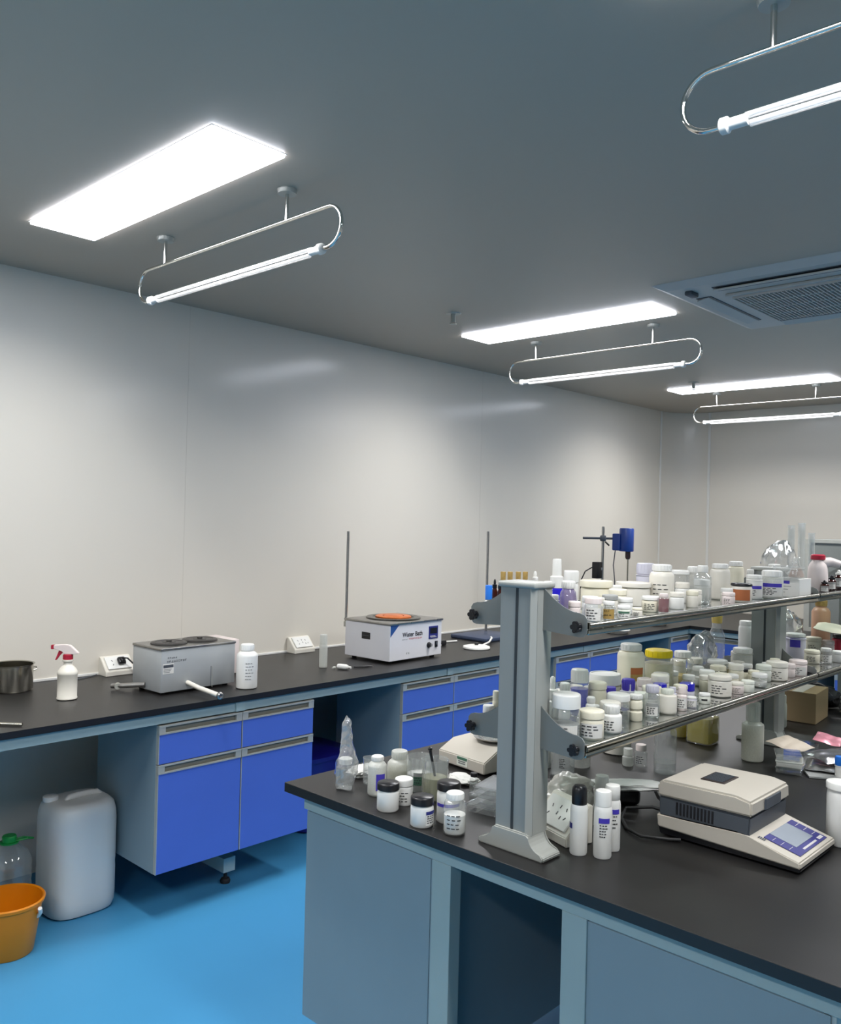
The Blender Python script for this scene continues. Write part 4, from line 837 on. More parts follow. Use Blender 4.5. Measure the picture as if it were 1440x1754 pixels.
    (2.837, 0.8817, 0.8505, 0.0126, 0.0686, 'bot', 'white', 'sky', 'bottle with bright blue cap at the right edge', 'bottle', 'containers standing on the island worktop', {'nk': 0.95, 'cf': 0.4, 'sh': 0.5}),
    (2.2653, 3.182, 0.8505, 0.0466, 0.1939, 'bot', 'white', 'white', 'white bottle with black printed text beside the hotplate box', 'bottle', 'containers on the wall bench', {'nk': 0.6, 'cf': 0.14, 'sh': 0.72, 'lab': (None, None, 6, 0.6), 'l0': (0.16, 0.66), 'turn': 0.35}),
    (2.8667, 3.3725, 0.8505, 0.0208, 0.1671, 'tall', 'frost', 'frost', 'tall slim frosted tube bottle near the second socket', 'bottle', 'containers on the wall bench', {'cf': 0.3, 'liq': 'powder', 'fill': 1}),
    (2.0415, 1.3054, 1.1115, 0.0184, 0.0477, 'jar', 'warm', 'white', 'plain small off-white jar among the crowded jars in the middle rows of the lower shelf', 'jar', 'jars crowded in the middle rows of the lower shelf', {'lid': 0.28, 'liq': 'powder'}),
    (1.8521, 1.3217, 1.1115, 0.0191, 0.0434, 'jar', 'warm', 'white', 'plain small off-white jar among the crowded jars in the middle rows of the lower shelf', 'jar', 'jars crowded in the middle rows of the lower shelf', {'lid': 0.28, 'liq': 'powder'}),
    (2.6788, 1.3426, 1.1115, 0.0259, 0.0607, 'jar', 'mint', 'cream', 'plain small off-white jar among the crowded jars in the middle rows of the lower shelf', 'jar', 'jars crowded in the middle rows of the lower shelf', {'lid': 0.28, 'liq': 'powder'}),
    (2.0491, 1.1621, 1.1115, 0.0177, 0.0413, 'jar', 'clear', 'warm', 'plain small off-white jar among the crowded jars in the middle rows of the lower shelf', 'jar', 'jars crowded in the middle rows of the lower shelf', {'lid': 0.28, 'liq': 'powder'}),
    (2.2219, 1.3101, 1.1115, 0.0218, 0.0513, 'jar', 'pink', 'cream', 'plain small off-white jar among the crowded jars in the middle rows of the lower shelf', 'jar', 'jars crowded in the middle rows of the lower shelf', {'lid': 0.28, 'liq': 'powder'}),
    (2.0671, 1.3401, 1.1115, 0.019, 0.0513, 'jar', 'pink', 'cream', 'plain small off-white jar among the crowded jars in the middle rows of the lower shelf', 'jar', 'jars crowded in the middle rows of the lower shelf', {'lid': 0.28, 'liq': 'powder'}),
    (2.4054, 1.2597, 1.1115, 0.0248, 0.0594, 'jar', 'mint', 'white', 'plain small off-white jar among the crowded jars in the middle rows of the lower shelf', 'jar', 'jars crowded in the middle rows of the lower shelf', {'lid': 0.28, 'liq': 'powder'}),
    (2.3696, 1.3452, 1.1115, 0.0191, 0.0479, 'jar', 'mint', 'white', 'plain small off-white jar among the crowded jars in the middle rows of the lower shelf', 'jar', 'jars crowded in the middle rows of the lower shelf', {'lid': 0.28, 'liq': 'powder'}),
    (3.0461, 1.1655, 1.1115, 0.0175, 0.0505, 'jar', 'clear', 'cream', 'plain small off-white jar among the crowded jars in the middle rows of the lower shelf', 'jar', 'jars crowded in the middle rows of the lower shelf', {'lid': 0.28, 'liq': 'powder'}),
    (2.3466, 1.1671, 1.1115, 0.0207, 0.0445, 'jar', 'pink', 'cream', 'plain small off-white jar among the crowded jars in the middle rows of the lower shelf', 'jar', 'jars crowded in the middle rows of the lower shelf', {'lid': 0.28, 'liq': 'powder'}),
    (2.2768, 1.2592, 1.1115, 0.0173, 0.0407, 'jar', 'clear', 'warm', 'plain small off-white jar among the crowded jars in the middle rows of the lower shelf', 'jar', 'jars crowded in the middle rows of the lower shelf', {'lid': 0.28, 'liq': 'powder'}),
    (3.0271, 1.2875, 1.1115, 0.0266, 0.063, 'jar', 'warm', 'warm', 'plain small off-white jar among the crowded jars in the middle rows of the lower shelf', 'jar', 'jars crowded in the middle rows of the lower shelf', {'lid': 0.28, 'liq': 'powder'}),
    (2.8904, 1.229, 1.1115, 0.0206, 0.0489, 'jar', 'warm', 'warm', 'plain small off-white jar among the crowded jars in the middle rows of the lower shelf', 'jar', 'jars crowded in the middle rows of the lower shelf', {'lid': 0.28, 'liq': 'powder'}),
    (2.8746, 1.1922, 1.1115, 0.0178, 0.0469, 'jar', 'pink', 'white', 'plain small off-white jar among the crowded jars in the middle rows of the lower shelf', 'jar', 'jars crowded in the middle rows of the lower shelf', {'lid': 0.28, 'liq': 'powder'}),
    (2.0847, 1.259, 1.1115, 0.0232, 0.0522, 'jar', 'warm', 'warm', 'plain small off-white jar among the crowded jars in the middle rows of the lower shelf', 'jar', 'jars crowded in the middle rows of the lower shelf', {'lid': 0.28, 'liq': 'powder'}),
    (2.2988, 1.2071, 1.1115, 0.0265, 0.0739, 'jar', 'cream', 'warm', 'plain small off-white jar among the crowded jars in the middle rows of the lower shelf', 'jar', 'jars crowded in the middle rows of the lower shelf', {'lid': 0.28, 'liq': 'powder'}),
    (2.5863, 1.1509, 1.1115, 0.0225, 0.0532, 'jar', 'clear', 'cream', 'plain small off-white jar among the crowded jars in the middle rows of the lower shelf', 'jar', 'jars crowded in the middle rows of the lower shelf', {'lid': 0.28, 'liq': 'powder'}),
    (2.0205, 1.2611, 1.1115, 0.0226, 0.0649, 'jar', 'warm', 'warm', 'plain small off-white jar among the crowded jars in the middle rows of the lower shelf', 'jar', 'jars crowded in the middle rows of the lower shelf', {'lid': 0.28, 'liq': 'powder'}),
    (1.959, 1.3107, 1.1115, 0.0236, 0.0568, 'jar', 'mint', 'warm', 'plain small off-white jar among the crowded jars in the middle rows of the lower shelf', 'jar', 'jars crowded in the middle rows of the lower shelf', {'lid': 0.28, 'liq': 'powder'}),
    (2.7, 1.2145, 1.1115, 0.0255, 0.0569, 'jar', 'clear', 'cream', 'plain small off-white jar among the crowded jars in the middle rows of the lower shelf', 'jar', 'jars crowded in the middle rows of the lower shelf', {'lid': 0.28, 'liq': 'powder'}),
    (2.9655, 1.1615, 1.1115, 0.0172, 0.0453, 'jar', 'pink', 'white', 'plain small off-white jar among the crowded jars in the middle rows of the lower shelf', 'jar', 'jars crowded in the middle rows of the lower shelf', {'lid': 0.28, 'liq': 'powder'}),
    (2.1712, 1.164, 1.1115, 0.0269, 0.0628, 'jar', 'clear', 'cream', 'plain small off-white jar among the crowded jars in the middle rows of the lower shelf', 'jar', 'jars crowded in the middle rows of the lower shelf', {'lid': 0.28, 'liq': 'powder'}),
    (2.2037, 1.2551, 1.1115, 0.0238, 0.0555, 'jar', 'clear', 'warm', 'plain small off-white jar among the crowded jars in the middle rows of the lower shelf', 'jar', 'jars crowded in the middle rows of the lower shelf', {'lid': 0.28, 'liq': 'powder'}),
    (2.7341, 1.1695, 1.1115, 0.0241, 0.0633, 'jar', 'cream', 'warm', 'plain small off-white jar among the crowded jars in the middle rows of the lower shelf', 'jar', 'jars crowded in the middle rows of the lower shelf', {'lid': 0.28, 'liq': 'powder'}),
    (2.5379, 1.2928, 1.1115, 0.021, 0.0456, 'jar', 'cream', 'white', 'plain small off-white jar among the crowded jars in the middle rows of the lower shelf', 'jar', 'jars crowded in the middle rows of the lower shelf', {'lid': 0.28, 'liq': 'powder'}),
    (2.3644, 1.2324, 1.1115, 0.018, 0.04, 'jar', 'warm', 'white', 'plain small off-white jar among the crowded jars in the middle rows of the lower shelf', 'jar', 'jars crowded in the middle rows of the lower shelf', {'lid': 0.28, 'liq': 'powder'}),
    (1.9145, 1.1836, 1.1115, 0.0175, 0.0423, 'jar', 'cream', 'white', 'plain small off-white jar among the crowded jars in the middle rows of the lower shelf', 'jar', 'jars crowded in the middle rows of the lower shelf', {'lid': 0.28, 'liq': 'powder'}),
    (1.9116, 1.1383, 1.1115, 0.0267, 0.0599, 'jar', 'clear', 'warm', 'plain small off-white jar among the crowded jars in the middle rows of the lower shelf', 'jar', 'jars crowded in the middle rows of the lower shelf', {'lid': 0.28, 'liq': 'powder'}),
    (2.5424, 1.184, 1.1115, 0.0176, 0.0469, 'jar', 'cream', 'warm', 'plain small off-white jar among the crowded jars in the middle rows of the lower shelf', 'jar', 'jars crowded in the middle rows of the lower shelf', {'lid': 0.28, 'liq': 'powder'}),
    (2.0898, 1.1929, 1.1115, 0.0207, 0.0452, 'jar', 'pink', 'cream', 'plain small off-white jar among the crowded jars in the middle rows of the lower shelf', 'jar', 'jars crowded in the middle rows of the lower shelf', {'lid': 0.28, 'liq': 'powder'}),
    (2.7876, 1.1341, 1.1115, 0.0175, 0.0427, 'jar', 'cream', 'cream', 'plain small off-white jar among the crowded jars in the middle rows of the lower shelf', 'jar', 'jars crowded in the middle rows of the lower shelf', {'lid': 0.28, 'liq': 'powder'}),
    (2.5051, 1.2195, 1.1115, 0.0193, 0.048, 'jar', 'clear', 'white', 'plain small off-white jar among the crowded jars in the middle rows of the lower shelf', 'jar', 'jars crowded in the middle rows of the lower shelf', {'lid': 0.28, 'liq': 'powder'}),
    (3.0099, 1.1712, 1.1115, 0.0173, 0.0379, 'jar', 'clear', 'warm', 'plain small off-white jar among the crowded jars in the middle rows of the lower shelf', 'jar', 'jars crowded in the middle rows of the lower shelf', {'lid': 0.28, 'liq': 'powder'}),
    (2.7335, 1.3096, 1.1115, 0.025, 0.0669, 'jar', 'clear', 'warm', 'plain small off-white jar among the crowded jars in the middle rows of the lower shelf', 'jar', 'jars crowded in the middle rows of the lower shelf', {'lid': 0.28, 'liq': 'powder'}),
    (2.3188, 1.3227, 1.3855, 0.0178, 0.0389, 'jar', 'cream', 'white', 'plain small white jar in the crowded middle rows of the upper shelf', 'jar', 'jars crowded in the middle rows of the upper shelf', {'lid': 0.28}),
    (2.3604, 1.276, 1.3855, 0.0177, 0.0428, 'jar', 'white', 'cream', 'plain small white jar in the crowded middle rows of the upper shelf', 'jar', 'jars crowded in the middle rows of the upper shelf', {'lid': 0.28}),
    (2.1308, 1.2636, 1.3855, 0.021, 0.0602, 'jar', 'white', 'white', 'plain small white jar in the crowded middle rows of the upper shelf', 'jar', 'jars crowded in the middle rows of the upper shelf', {'lid': 0.28}),
    (2.4132, 1.161, 1.3855, 0.0197, 0.0437, 'jar', 'warm', 'warm', 'plain small white jar in the crowded middle rows of the upper shelf', 'jar', 'jars crowded in the middle rows of the upper shelf', {'lid': 0.28}),
    (2.2394, 1.1306, 1.3855, 0.0204, 0.0466, 'jar', 'white', 'warm', 'plain small white jar in the crowded middle rows of the upper shelf', 'jar', 'jars crowded in the middle rows of the upper shelf', {'lid': 0.28}),
    (1.905, 1.1769, 1.3855, 0.0178, 0.0441, 'jar', 'cream', 'warm', 'plain small white jar in the crowded middle rows of the upper shelf', 'jar', 'jars crowded in the middle rows of the upper shelf', {'lid': 0.28}),
    (2.4829, 1.2997, 1.3855, 0.019, 0.0467, 'jar', 'cream', 'white', 'plain small white jar in the crowded middle rows of the upper shelf', 'jar', 'jars crowded in the middle rows of the upper shelf', {'lid': 0.28}),
    (1.8623, 1.1727, 1.3855, 0.0207, 0.0497, 'jar', 'white', 'white', 'plain small white jar in the crowded middle rows of the upper shelf', 'jar', 'jars crowded in the middle rows of the upper shelf', {'lid': 0.28}),
    (2.4338, 1.2113, 1.3855, 0.0217, 0.0614, 'jar', 'white', 'warm', 'plain small white jar in the crowded middle rows of the upper shelf', 'jar', 'jars crowded in the middle rows of the upper shelf', {'lid': 0.28}),
    (2.3269, 1.1276, 1.3855, 0.0172, 0.0467, 'jar', 'warm', 'cream', 'plain small white jar in the crowded middle rows of the upper shelf', 'jar', 'jars crowded in the middle rows of the upper shelf', {'lid': 0.28}),
    (2.5365, 1.1995, 1.3855, 0.025, 0.0676, 'jar', 'warm', 'white', 'plain small white jar in the crowded middle rows of the upper shelf', 'jar', 'jars crowded in the middle rows of the upper shelf', {'lid': 0.28}),
    (1.993, 1.1492, 1.3855, 0.0199, 0.0418, 'jar', 'white', 'white', 'plain small white jar in the crowded middle rows of the upper shelf', 'jar', 'jars crowded in the middle rows of the upper shelf', {'lid': 0.28}),
    (2.427, 1.2792, 1.3855, 0.0176, 0.0467, 'jar', 'cream', 'cream', 'plain small white jar in the crowded middle rows of the upper shelf', 'jar', 'jars crowded in the middle rows of the upper shelf', {'lid': 0.28}),
    (2.5532, 1.1265, 1.3855, 0.0185, 0.0451, 'jar', 'warm', 'white', 'plain small white jar in the crowded middle rows of the upper shelf', 'jar', 'jars crowded in the middle rows of the upper shelf', {'lid': 0.28}),
]
for row in VESSELS: vessel(row)

# ------------------------------------------------------------------ things on the wall bench
ZB = 0.8505
def label_box(mb, org, ux, uz, nrm, w, h, m):
    org = Vector(org); ux = Vector(ux); uz = Vector(uz); nrm = Vector(nrm)
    q = [org, org+ux*w, org+ux*w+uz*h, org+uz*h]
    A = [mb.bm.verts.new(p+nrm*0.0001) for p in q]; B = [mb.bm.verts.new(p+nrm*0.0006) for p in q]
    fs = [mb.bm.faces.new(A), mb.bm.faces.new(B)]+[mb.bm.faces.new((A[j], A[(j+1) % 4], B[(j+1) % 4], B[j])) for j in range(4)]
    mb._fin(fs, m)

# two-plate heater bath, grey enamel
t = thing('hotplate_bath', 'grey metal bath box with two dark round lids on the wall bench', 'laboratory heater', (1.89, 3.262, ZB), rz=math.radians(2.0))
b = MB(); b.bb((0, 0, 0.010), (0.375, 0.225, 0.190), GREYBOX, 0.003)
for x in (0.03, 0.345):
    for y in (0.03, 0.195): b.lathe([(0, 0), (0.012, 0), (0.012, 0.011), (0, 0.011)], (x, y, 0), m=RUBBER, n=14)
b.box((0.2475, -0.0006, 0.055), (0.0015, 0.0012, 0.085), DGREY); b.box((0.255, -0.0004, 0.05), (0.002, 0.001, 0.09), ALU)
b.build('body', GREYBOX, t)
b = MB(); b.bb((-0.003, -0.003, 0.186), (0.378, 0.228, 0.197), BRUSHED, 0.003); b.build('top_plate', BRUSHED, t)
for x in (0.105, 0.262):
    b = MB(); b.lathe([(0.078, 0.197), (0.078, 0.202), (0.074, 0.205), (0.060, 0.206), (0.058, 0.204), (0.03, 0.204), (0.028, 0.206), (0.012, 0.206), (0.012, 0.212), (0, 0.212)], (x, 0.112, 0), n=40, m=mat('dark_lid_metal', (74, 72, 70), rough=0.4, metal=0.6, var=0.1))
    b.build('lid', None, t)
b = MB()
glyph_row(b, (0.03, -0.0002, 0.150), (1, 0, 0), (0, 0, 1), 5, 0.008, INK, (0, -1, 0), 3)
glyph_row(b, (0.026, -0.0002, 0.134), (1, 0, 0), (0, 0, 1), 9, 0.0095, INK, (0, -1, 0), 4)
b.build('printed_text', INK, t)
b = MB(); label_box(b, (0.008, 0, 0.088), (1, 0, 0), (0, 0, 1), (0, -1, 0), 0.052, 0.042, PAPER)
label_box(b, (0.010, -0.0006, 0.114), (1, 0, 0), (0, 0, 1), (0, -1, 0), 0.048, 0.012, DGREY)
for k in range(3): label_box(b, (0.011, -0.0006, 0.094+k*0.006), (1, 0, 0), (0, 0, 1), (0, -1, 0), 0.03+0.004*k, 0.0018, DGREY)
b.build('sticker', PAPER, t)
b = MB(); b.tube([(0.13, 0.0, 0.040), (0.127, -0.09, 0.030), (0.118, -0.245, 0.0235)], 0.010, WARM, n=16)
p = b.build('drain_pipe', WARM, t)
b = MB(); b.lathe([(0, 0), (0.012, 0), (0.015, -0.006), (0.015, -0.012), (0.009, -0.016), (0.009, -0.010), (0, -0.010)], (0.1175, -0.243, 0.0235), axis='y', m=BRUSHED, n=20)
b.build('pipe_end', BRUSHED, p)
b = MB(); b.tube([(0.0, 0.12, 0.030), (-0.05, 0.19, 0.022), (-0.085, 0.245, 0.016)], 0.0105, BRUSHED, n=16); p = b.build('drain_pipe', BRUSHED, t)
b = MB(); b.lathe([(0, -0.012), (0.013, -0.012), (0.013, 0.012), (0, 0.012)], (-0.07, 0.222, 0.018), rot=Matrix.Rotation(math.radians(60), 3, 'Z') @ Matrix.Rotation(math.pi/2, 3, 'Y'), m=ALU, n=18); b.build('pipe_nut', ALU, p)
# pale box right behind it
t = thing('instrument_box', 'pale box partly hidden behind the grey bath box', 'box', (2.285, 3.50, ZB))
b = MB(); b.bb((0, 0, 0), (0.16, 0.20, 0.165), PINKW, 0.006); b.build('body', PINKW, t)
b = MB(); b.bb((-0.0012, 0.01, 0.03), (0, 0.19, 0.11), INDIGO); b.build('side_band', INDIGO, t)
# stainless pot
t = thing('steel_pot', 'polished stainless steel pot at the left end of the wall bench', 'pot', (1.475, 3.75, ZB))
b = MB(); r = 0.083; h = 0.112
b.lathe([(0, 0), (r*0.93, 0), (r, 0.008), (r, h-0.004), (r+0.006, h), (r+0.006, h+0.0015), (r-0.001, h-0.001), (r-0.002, 0.010), (r*0.9, 0.004), (0, 0.003)], n=48, m=STEEL, cap=False)
b.build('body', STEEL, t)
b = MB(); b.tube([(r, 0.0, h*0.82), (r+0.018, 0, h*0.80), (r+0.022, 0, h*0.72), (r, 0, h*0.64)], 0.003, STEEL)
b.build('handle', STEEL, t)
# trigger sprayer
t = thing('spray_bottle', 'white trigger spray bottle with red trigger on the wall bench', 'spray bottle', (1.575, 3.445, ZB), rz=math.radians(138))
b = MB()
b.lathe([(0, 0), (0.036, 0), (0.040, 0.003), (0.040, 0.008), (0.0385, 0.010), (0.0385, 0.098), (0.040, 0.101), (0.040, 0.108), (0.038, 0.114), (0.030, 0.126), (0.020, 0.137), (0.0165, 0.143), (0.0165, 0.15), (0.021, 0.154), (0.021, 0.160), (0.015, 0.162)], n=40)
b.build('body', WARM, t)
b = MB(); b.lathe([(0.017, 0.159), (0.0185, 0.160), (0.0185, 0.180), (0.016, 0.182), (0, 0.182)], m=RED, n=24)
for k in range(16):
    a = 2*math.pi*k/16; b.box((0.0187*math.cos(a), 0.0187*math.sin(a), 0.170), (0.0015, 0.0015, 0.018), RED)
b.build('collar', RED, t)
b = MB()
b.prism([(-0.030, 0.182), (0.012, 0.182), (0.020, 0.196), (0.055, 0.204), (0.055, 0.219), (0.010, 0.222), (-0.010, 0.218), (-0.044, 0.186)], 'y', -0.0105, 0.0105, PINKW, bev=0.002)
b.build('spray_head', PINKW, t)
b = MB(); b.prism([(0.055, 0.202), (0.066, 0.202), (0.066, 0.219), (0.055, 0.219)], 'y', -0.010, 0.010, RED, bev=0.0015); b.build('nozzle', RED, t)
b = MB(); b.prism([(0.022, 0.198), (0.034, 0.199), (0.044, 0.172), (0.050, 0.158), (0.044, 0.158), (0.034, 0.176), (0.022, 0.186)], 'y', -0.006, 0.006, RED, bev=0.001); b.build('trigger', RED, t)
# metal rod
t = MB(); t.tube([(1.14, 3.25, 0.861), (1.20, 3.17, 0.8575), (1.262, 3.105, 0.857)], [0.004, 0.006, 0.006], STEEL, n=12)
tag(t.build('steel_rod', STEEL), 'thin steel rod lying on the bench at the left photo edge', 'rod')
# socket boxes
def socket_box(lb, loc, rz, w=0.145, d=0.075, h=0.085, plug=False, grp='white socket boxes'):
    """wedge box with a sloped face (towards local -y)"""
    t = thing('socket_box', lb, 'power socket', loc, rz=rz, group=grp)
    b = MB(); b.prism([(0, 0), (d, 0), (d, h), (d-0.012, h), (0, 0.022)], 'x', -w/2, w/2, WARM, bev=0.002); b.build('housing', WARM, t)
    a = math.atan2(h-0.022, d-0.012); ln = math.hypot(h-0.022, d-0.012)
    up_ = Vector((0, math.cos(a), math.sin(a))); nr = Vector((0, -math.sin(a), math.cos(a)))
    c = Vector((0, 0, 0.022))+up_*ln*0.5
    Rm = Matrix((Vector((1, 0, 0)), up_, nr)).transposed()
    b = MB(); b.box(c+nr*0.004, (w*0.80, ln*0.80, 0.007), WHITE, 0.002, rot=Rm); f = b.build('face_plate', WHITE, t)
    b = MB()
    for (x, y, an) in ((-0.028, 0.010, 0.5), (-0.028, -0.012, -0.5), (0.0, 0.014, 0), (0.0, -0.004, 0), (0.024, 0.012, 0.5), (0.034, -0.010, -0.5), (0.018, -0.012, 0)):
        Rk = Rm @ Matrix.Rotation(an, 3, 'Z')
        b.box(c+Vector((1, 0, 0))*x+up_*y+nr*0.0077, (0.003, 0.009, 0.0006), BLACK, rot=Rk)
    b.build('slot', BLACK, f)
    if plug: return t, c, up_, nr, Rm
    return t
t, c, up_, nr, Rm = socket_box('white wedge socket box holding a black plug behind the grey bath box', (1.985, 3.787, ZB), 0.0, plug=True)
b = MB(); c2 = c+Vector((0.012, 0, 0))+nr*0.008
b.box(c2+nr*0.010, (0.036, 0.036, 0.020), BLACK, 0.007, rot=Rm, seg=3); b.box(c2+nr*0.024-up_*0.004, (0.020, 0.022, 0.014), BLACK, 0.005, rot=Rm)
o = b.build('power_plug', BLACK); o.location = (1.985, 3.787, ZB); tag(o, 'black mains plug in the left socket box', 'plug')
P0 = Vector((1.985, 3.787, ZB))+c2+nr*0.03
b = MB(); b.tube([P0, P0+Vector((0.012, -0.02, 0.0)), P0+Vector((0.035, -0.045, -0.03)), (2.075, 3.66, ZB+0.006), (2.09, 3.58, ZB+0.005), (2.10, 3.515, ZB+0.012)], 0.0038, RUBBER)
tag(b.build('power_cable', RUBBER), 'black cable from the left socket plug to the bath box', 'cable')
socket_box('white wedge socket box without plug left of the water bath', (3.09, 3.792, ZB), 0.0)
# thin cable by the first socket
b = MB(); b.tube([(1.745, 3.80, ZB+0.004), (1.80, 3.81, ZB+0.003), (1.86, 3.83, ZB+0.003), (1.90, 3.852, ZB+0.004)], 0.0025, DGREY, n=8)
b.lathe([(0, 0), (0.006, 0), (0.006, 0.008), (0, 0.008)], (1.745, 3.80, ZB), n=12, m=BLACK)
tag(b.build('thin_cable', DGREY), 'thin grey cable lying on the bench left of the socket box', 'cable')
# wiped bright cloth scrap near bottle, cap pieces
t = thing('bottle_nozzle', 'small white fallen bottle nozzle lying near the water bath', 'nozzle', (2.905, 3.262, ZB+0.0135), rz=math.radians(-70))
b = MB(); b.lathe([(0, -0.03), (0.012, -0.03), (0.0135, -0.02), (0.0135, 0.018), (0.009, 0.03), (0, 0.03)], axis='x', m=WHITE, n=20); b.build('body', WHITE, t)
b = MB(); b.lathe([(0, 0.028), (0.005, 0.028), (0.006, 0.045), (0, 0.045)], axis='x', m=WHITE, n=12); b.build('tip', WHITE, t)
b = MB(); b.lathe([(0, 0), (0.004, 0), (0.006, 0.012), (0.004, 0.02), (0, 0.02)], (2.872, 3.305, ZB+0.0065), axis='x', m=FROST, n=14); tag(b.build('small_stopper', FROST), 'tiny frosted stopper beside the fallen nozzle', 'stopper')
b = MB(); b.tube([(2.975, 3.262, ZB+0.005), (3.04, 3.228, ZB+0.005), (3.065, 3.215, ZB+0.005)], [0.004, 0.0045, 0.002], BLACK, n=10); tag(b.build('black_pen', BLACK), 'short black pen lying in front of the water bath', 'pen')

# water bath
t = thing('water_bath', 'white water bath with orange heating ring and printed name', 'water bath', (3.185, 3.215, ZB), rz=math.radians(2.5))
w_, d_, h_ = 0.425, 0.335, 0.205
WB = mat('white_powder_coat', (222, 222, 226), rough=0.4, var=0.015)
b = MB(); b.bb((0, 0, 0.014), (w_, d_, h_), WB, 0.003); b.build('housing', WB, t)
for x in (0.04, w_-0.04):
    for y in (0.035, d_-0.035):
        b = MB(); b.lathe([(0, 0), (0.013, 0), (0.015, 0.015), (0, 0.015)], (x, y, 0), m=RUBBER, n=16); b.build('foot', RUBBER, t)
b = MB(); b.bb((-0.006, -0.006, h_-0.001), (w_+0.006, d_+0.006, h_+0.010), BRUSHED, 0.002)
for k in range(4): b.lathe([(0, 0), (0.004, 0), (0.004, -0.0015), (0, -0.0015)], (0.05+k*0.108, -0.006, h_+0.0045), axis='y', n=10, m=CHROME)
b.build('top_plate', BRUSHED, t)
zc = h_+0.010
b = MB(); b.lathe([(0.152, zc), (0.152, zc+0.006), (0.146, zc+0.009), (0.118, zc+0.008), (0.112, zc+0.002), (0.104, zc+0.001)], (0.205, 0.168, 0), n=56, m=mat('dark_ring_steel', (90, 88, 84), rough=0.25, metal=0.9, var=0.1), cap=False); b.build('rim_ring', CHROME, t)
b = MB(); b.lathe([(0.100, zc+0.002), (0.100, zc+0.012), (0.092, zc+0.016), (0.060, zc+0.014), (0.060, zc+0.002)], (0.205, 0.168, 0), n=48, m=COPPER, cap=False)
b.lathe([(0.055, zc+0.002), (0.055, zc+0.013), (0.045, zc+0.017), (0, zc+0.017)], (0.205, 0.168, 0), n=40, m=COPPER); b.build('heating_ring', COPPER, t)
# left side vent
b = MB(); b.box((-0.001, 0.175, 0.135), (0.003, 0.062, 0.036), BLACK, 0.002); b.box((-0.003, 0.175, 0.135), (0.001, 0.05, 0.003), DGREY); b.build('side_grip', BLACK, t)
# blue corner flash
b = MB(); b.prism([(0.004, h_-0.002), (0.070, h_-0.002), (0.004, h_-0.062)], 'y', -0.0012, 0.0, mat('blue_flash', (40, 84, 150), rough=0.4)); b.build('corner_flash', None, t)
b = MB(); b.box((0.352, -0.001, 0.142), (0.078, 0.003, 0.070), NAVY, 0.002)
b.box((0.352, -0.003, 0.152), (0.058, 0.0015, 0.030), BLACK); b.box((0.345, -0.003, 0.122), (0.045, 0.0012, 0.003), PAPER); b.box((0.352, -0.003, 0.116), (0.05, 0.0012, 0.002), PAPER)
b.build('display_panel', NAVY, t)
b = MB(); b.lathe([(0, 0.001), (0.016, 0.001), (0.016, -0.004), (0.011, -0.006), (0.011, -0.018), (0, -0.018)], (0.315, 0, 0.075), axis='y', m=BLACK, n=20)
b.box((0.315, -0.019, 0.075), (0.003, 0.002, 0.02), WHITE); b.build('control_knob', BLACK, t)
b = MB(); b.box((0.378, -0.002, 0.075), (0.022, 0.005, 0.034), BLACK, 0.0015); b.box((0.378, -0.005, 0.079), (0.014, 0.003, 0.014), DGREY, 0.001); b.build('power_switch', BLACK, t)
Mx = Matrix.Translation((0.180, -0.0008, 0.146)) @ Matrix.Rotation(math.pi/2, 4, 'X')
try: FB = bpy.data.fonts
except Exception: FB = None
text_mesh('Water Bath', 0.034, INK, t, 'name_text', Mx, bold=0.0006)
b = MB(); glyph_row(b, (0.095, -0.0004, 0.118), (1, 0, 0), (0, 0, 1), 6, 0.0065, GREYLAB, (0, -1, 0), 11)
glyph_row(b, (0.150, -0.0004, 0.117), (1, 0, 0), (0, 0, 1), 9, 0.0105, mat('red_print', (190, 70, 60), rough=0.6), (0, -1, 0), 12); b.build('subtitle_text', INK, t)
b = MB(); glyph_row(b, (0.13, -0.0004, 0.04), (1, 0, 0), (0, 0, 1), 2, 0.012, GREYLAB, (0, -1, 0), 14); b.build('small_marks', GREYLAB, t)
b = MB(); b.tube([(0.02, 0.352, 0.165), (0.02, 0.352, 0.69)], 0.0075, BRUSHED, n=14); b.box((0.02, 0.345, 0.18), (0.03, 0.02, 0.03), ALU, 0.002); b.build('support_rod', BRUSHED, t)
b = MB()
b.tube([(3.61, 3.45, 0.965), (3.66, 3.42, 0.955), (3.72, 3.40, 0.90), (3.80, 3.42, ZB+0.007), (3.90, 3.50, ZB+0.006), (4.02, 3.58, ZB+0.006), (4.12, 3.56, ZB+0.006)], 0.0055, WHITE, n=10)
tag(b.build('power_cable', WHITE), 'white cable curling from the water bath across the bench', 'cable')
b = MB(); b.box((3.93, 3.515, ZB+0.0165), (0.055, 0.03, 0.032), BLACK, 0.006); tag(b.build('black_adapter', BLACK), 'small black adapter block beside the white cable', 'adapter')
# white lid with knob
t = thing('round_lid', 'white round lid with black knob lying behind the water bath', 'lid', (4.0, 3.30, ZB))
b = MB(); b.lathe([(0, 0), (0.078, 0), (0.082, 0.006), (0.080, 0.014), (0.060, 0.020), (0, 0.022)], n=44, m=WHITE); b.build('disc', WHITE, t)
b = MB(); b.lathe([(0, 0.021), (0.010, 0.021), (0.014, 0.03), (0.012, 0.036), (0, 0.037)], m=BLACK, n=18); b.build('knob', BLACK, t)
b = MB(); b.tube([(4.08, 3.32, ZB+0.010), (4.17, 3.34, ZB+0.02), (4.27, 3.40, ZB+0.03), (4.30, 3.43, ZB+0.03)], 0.006, WHITE, n=10)
tag(b.build('white_handle_cable', WHITE), 'white cord running from the round lid to the stand base', 'cord')
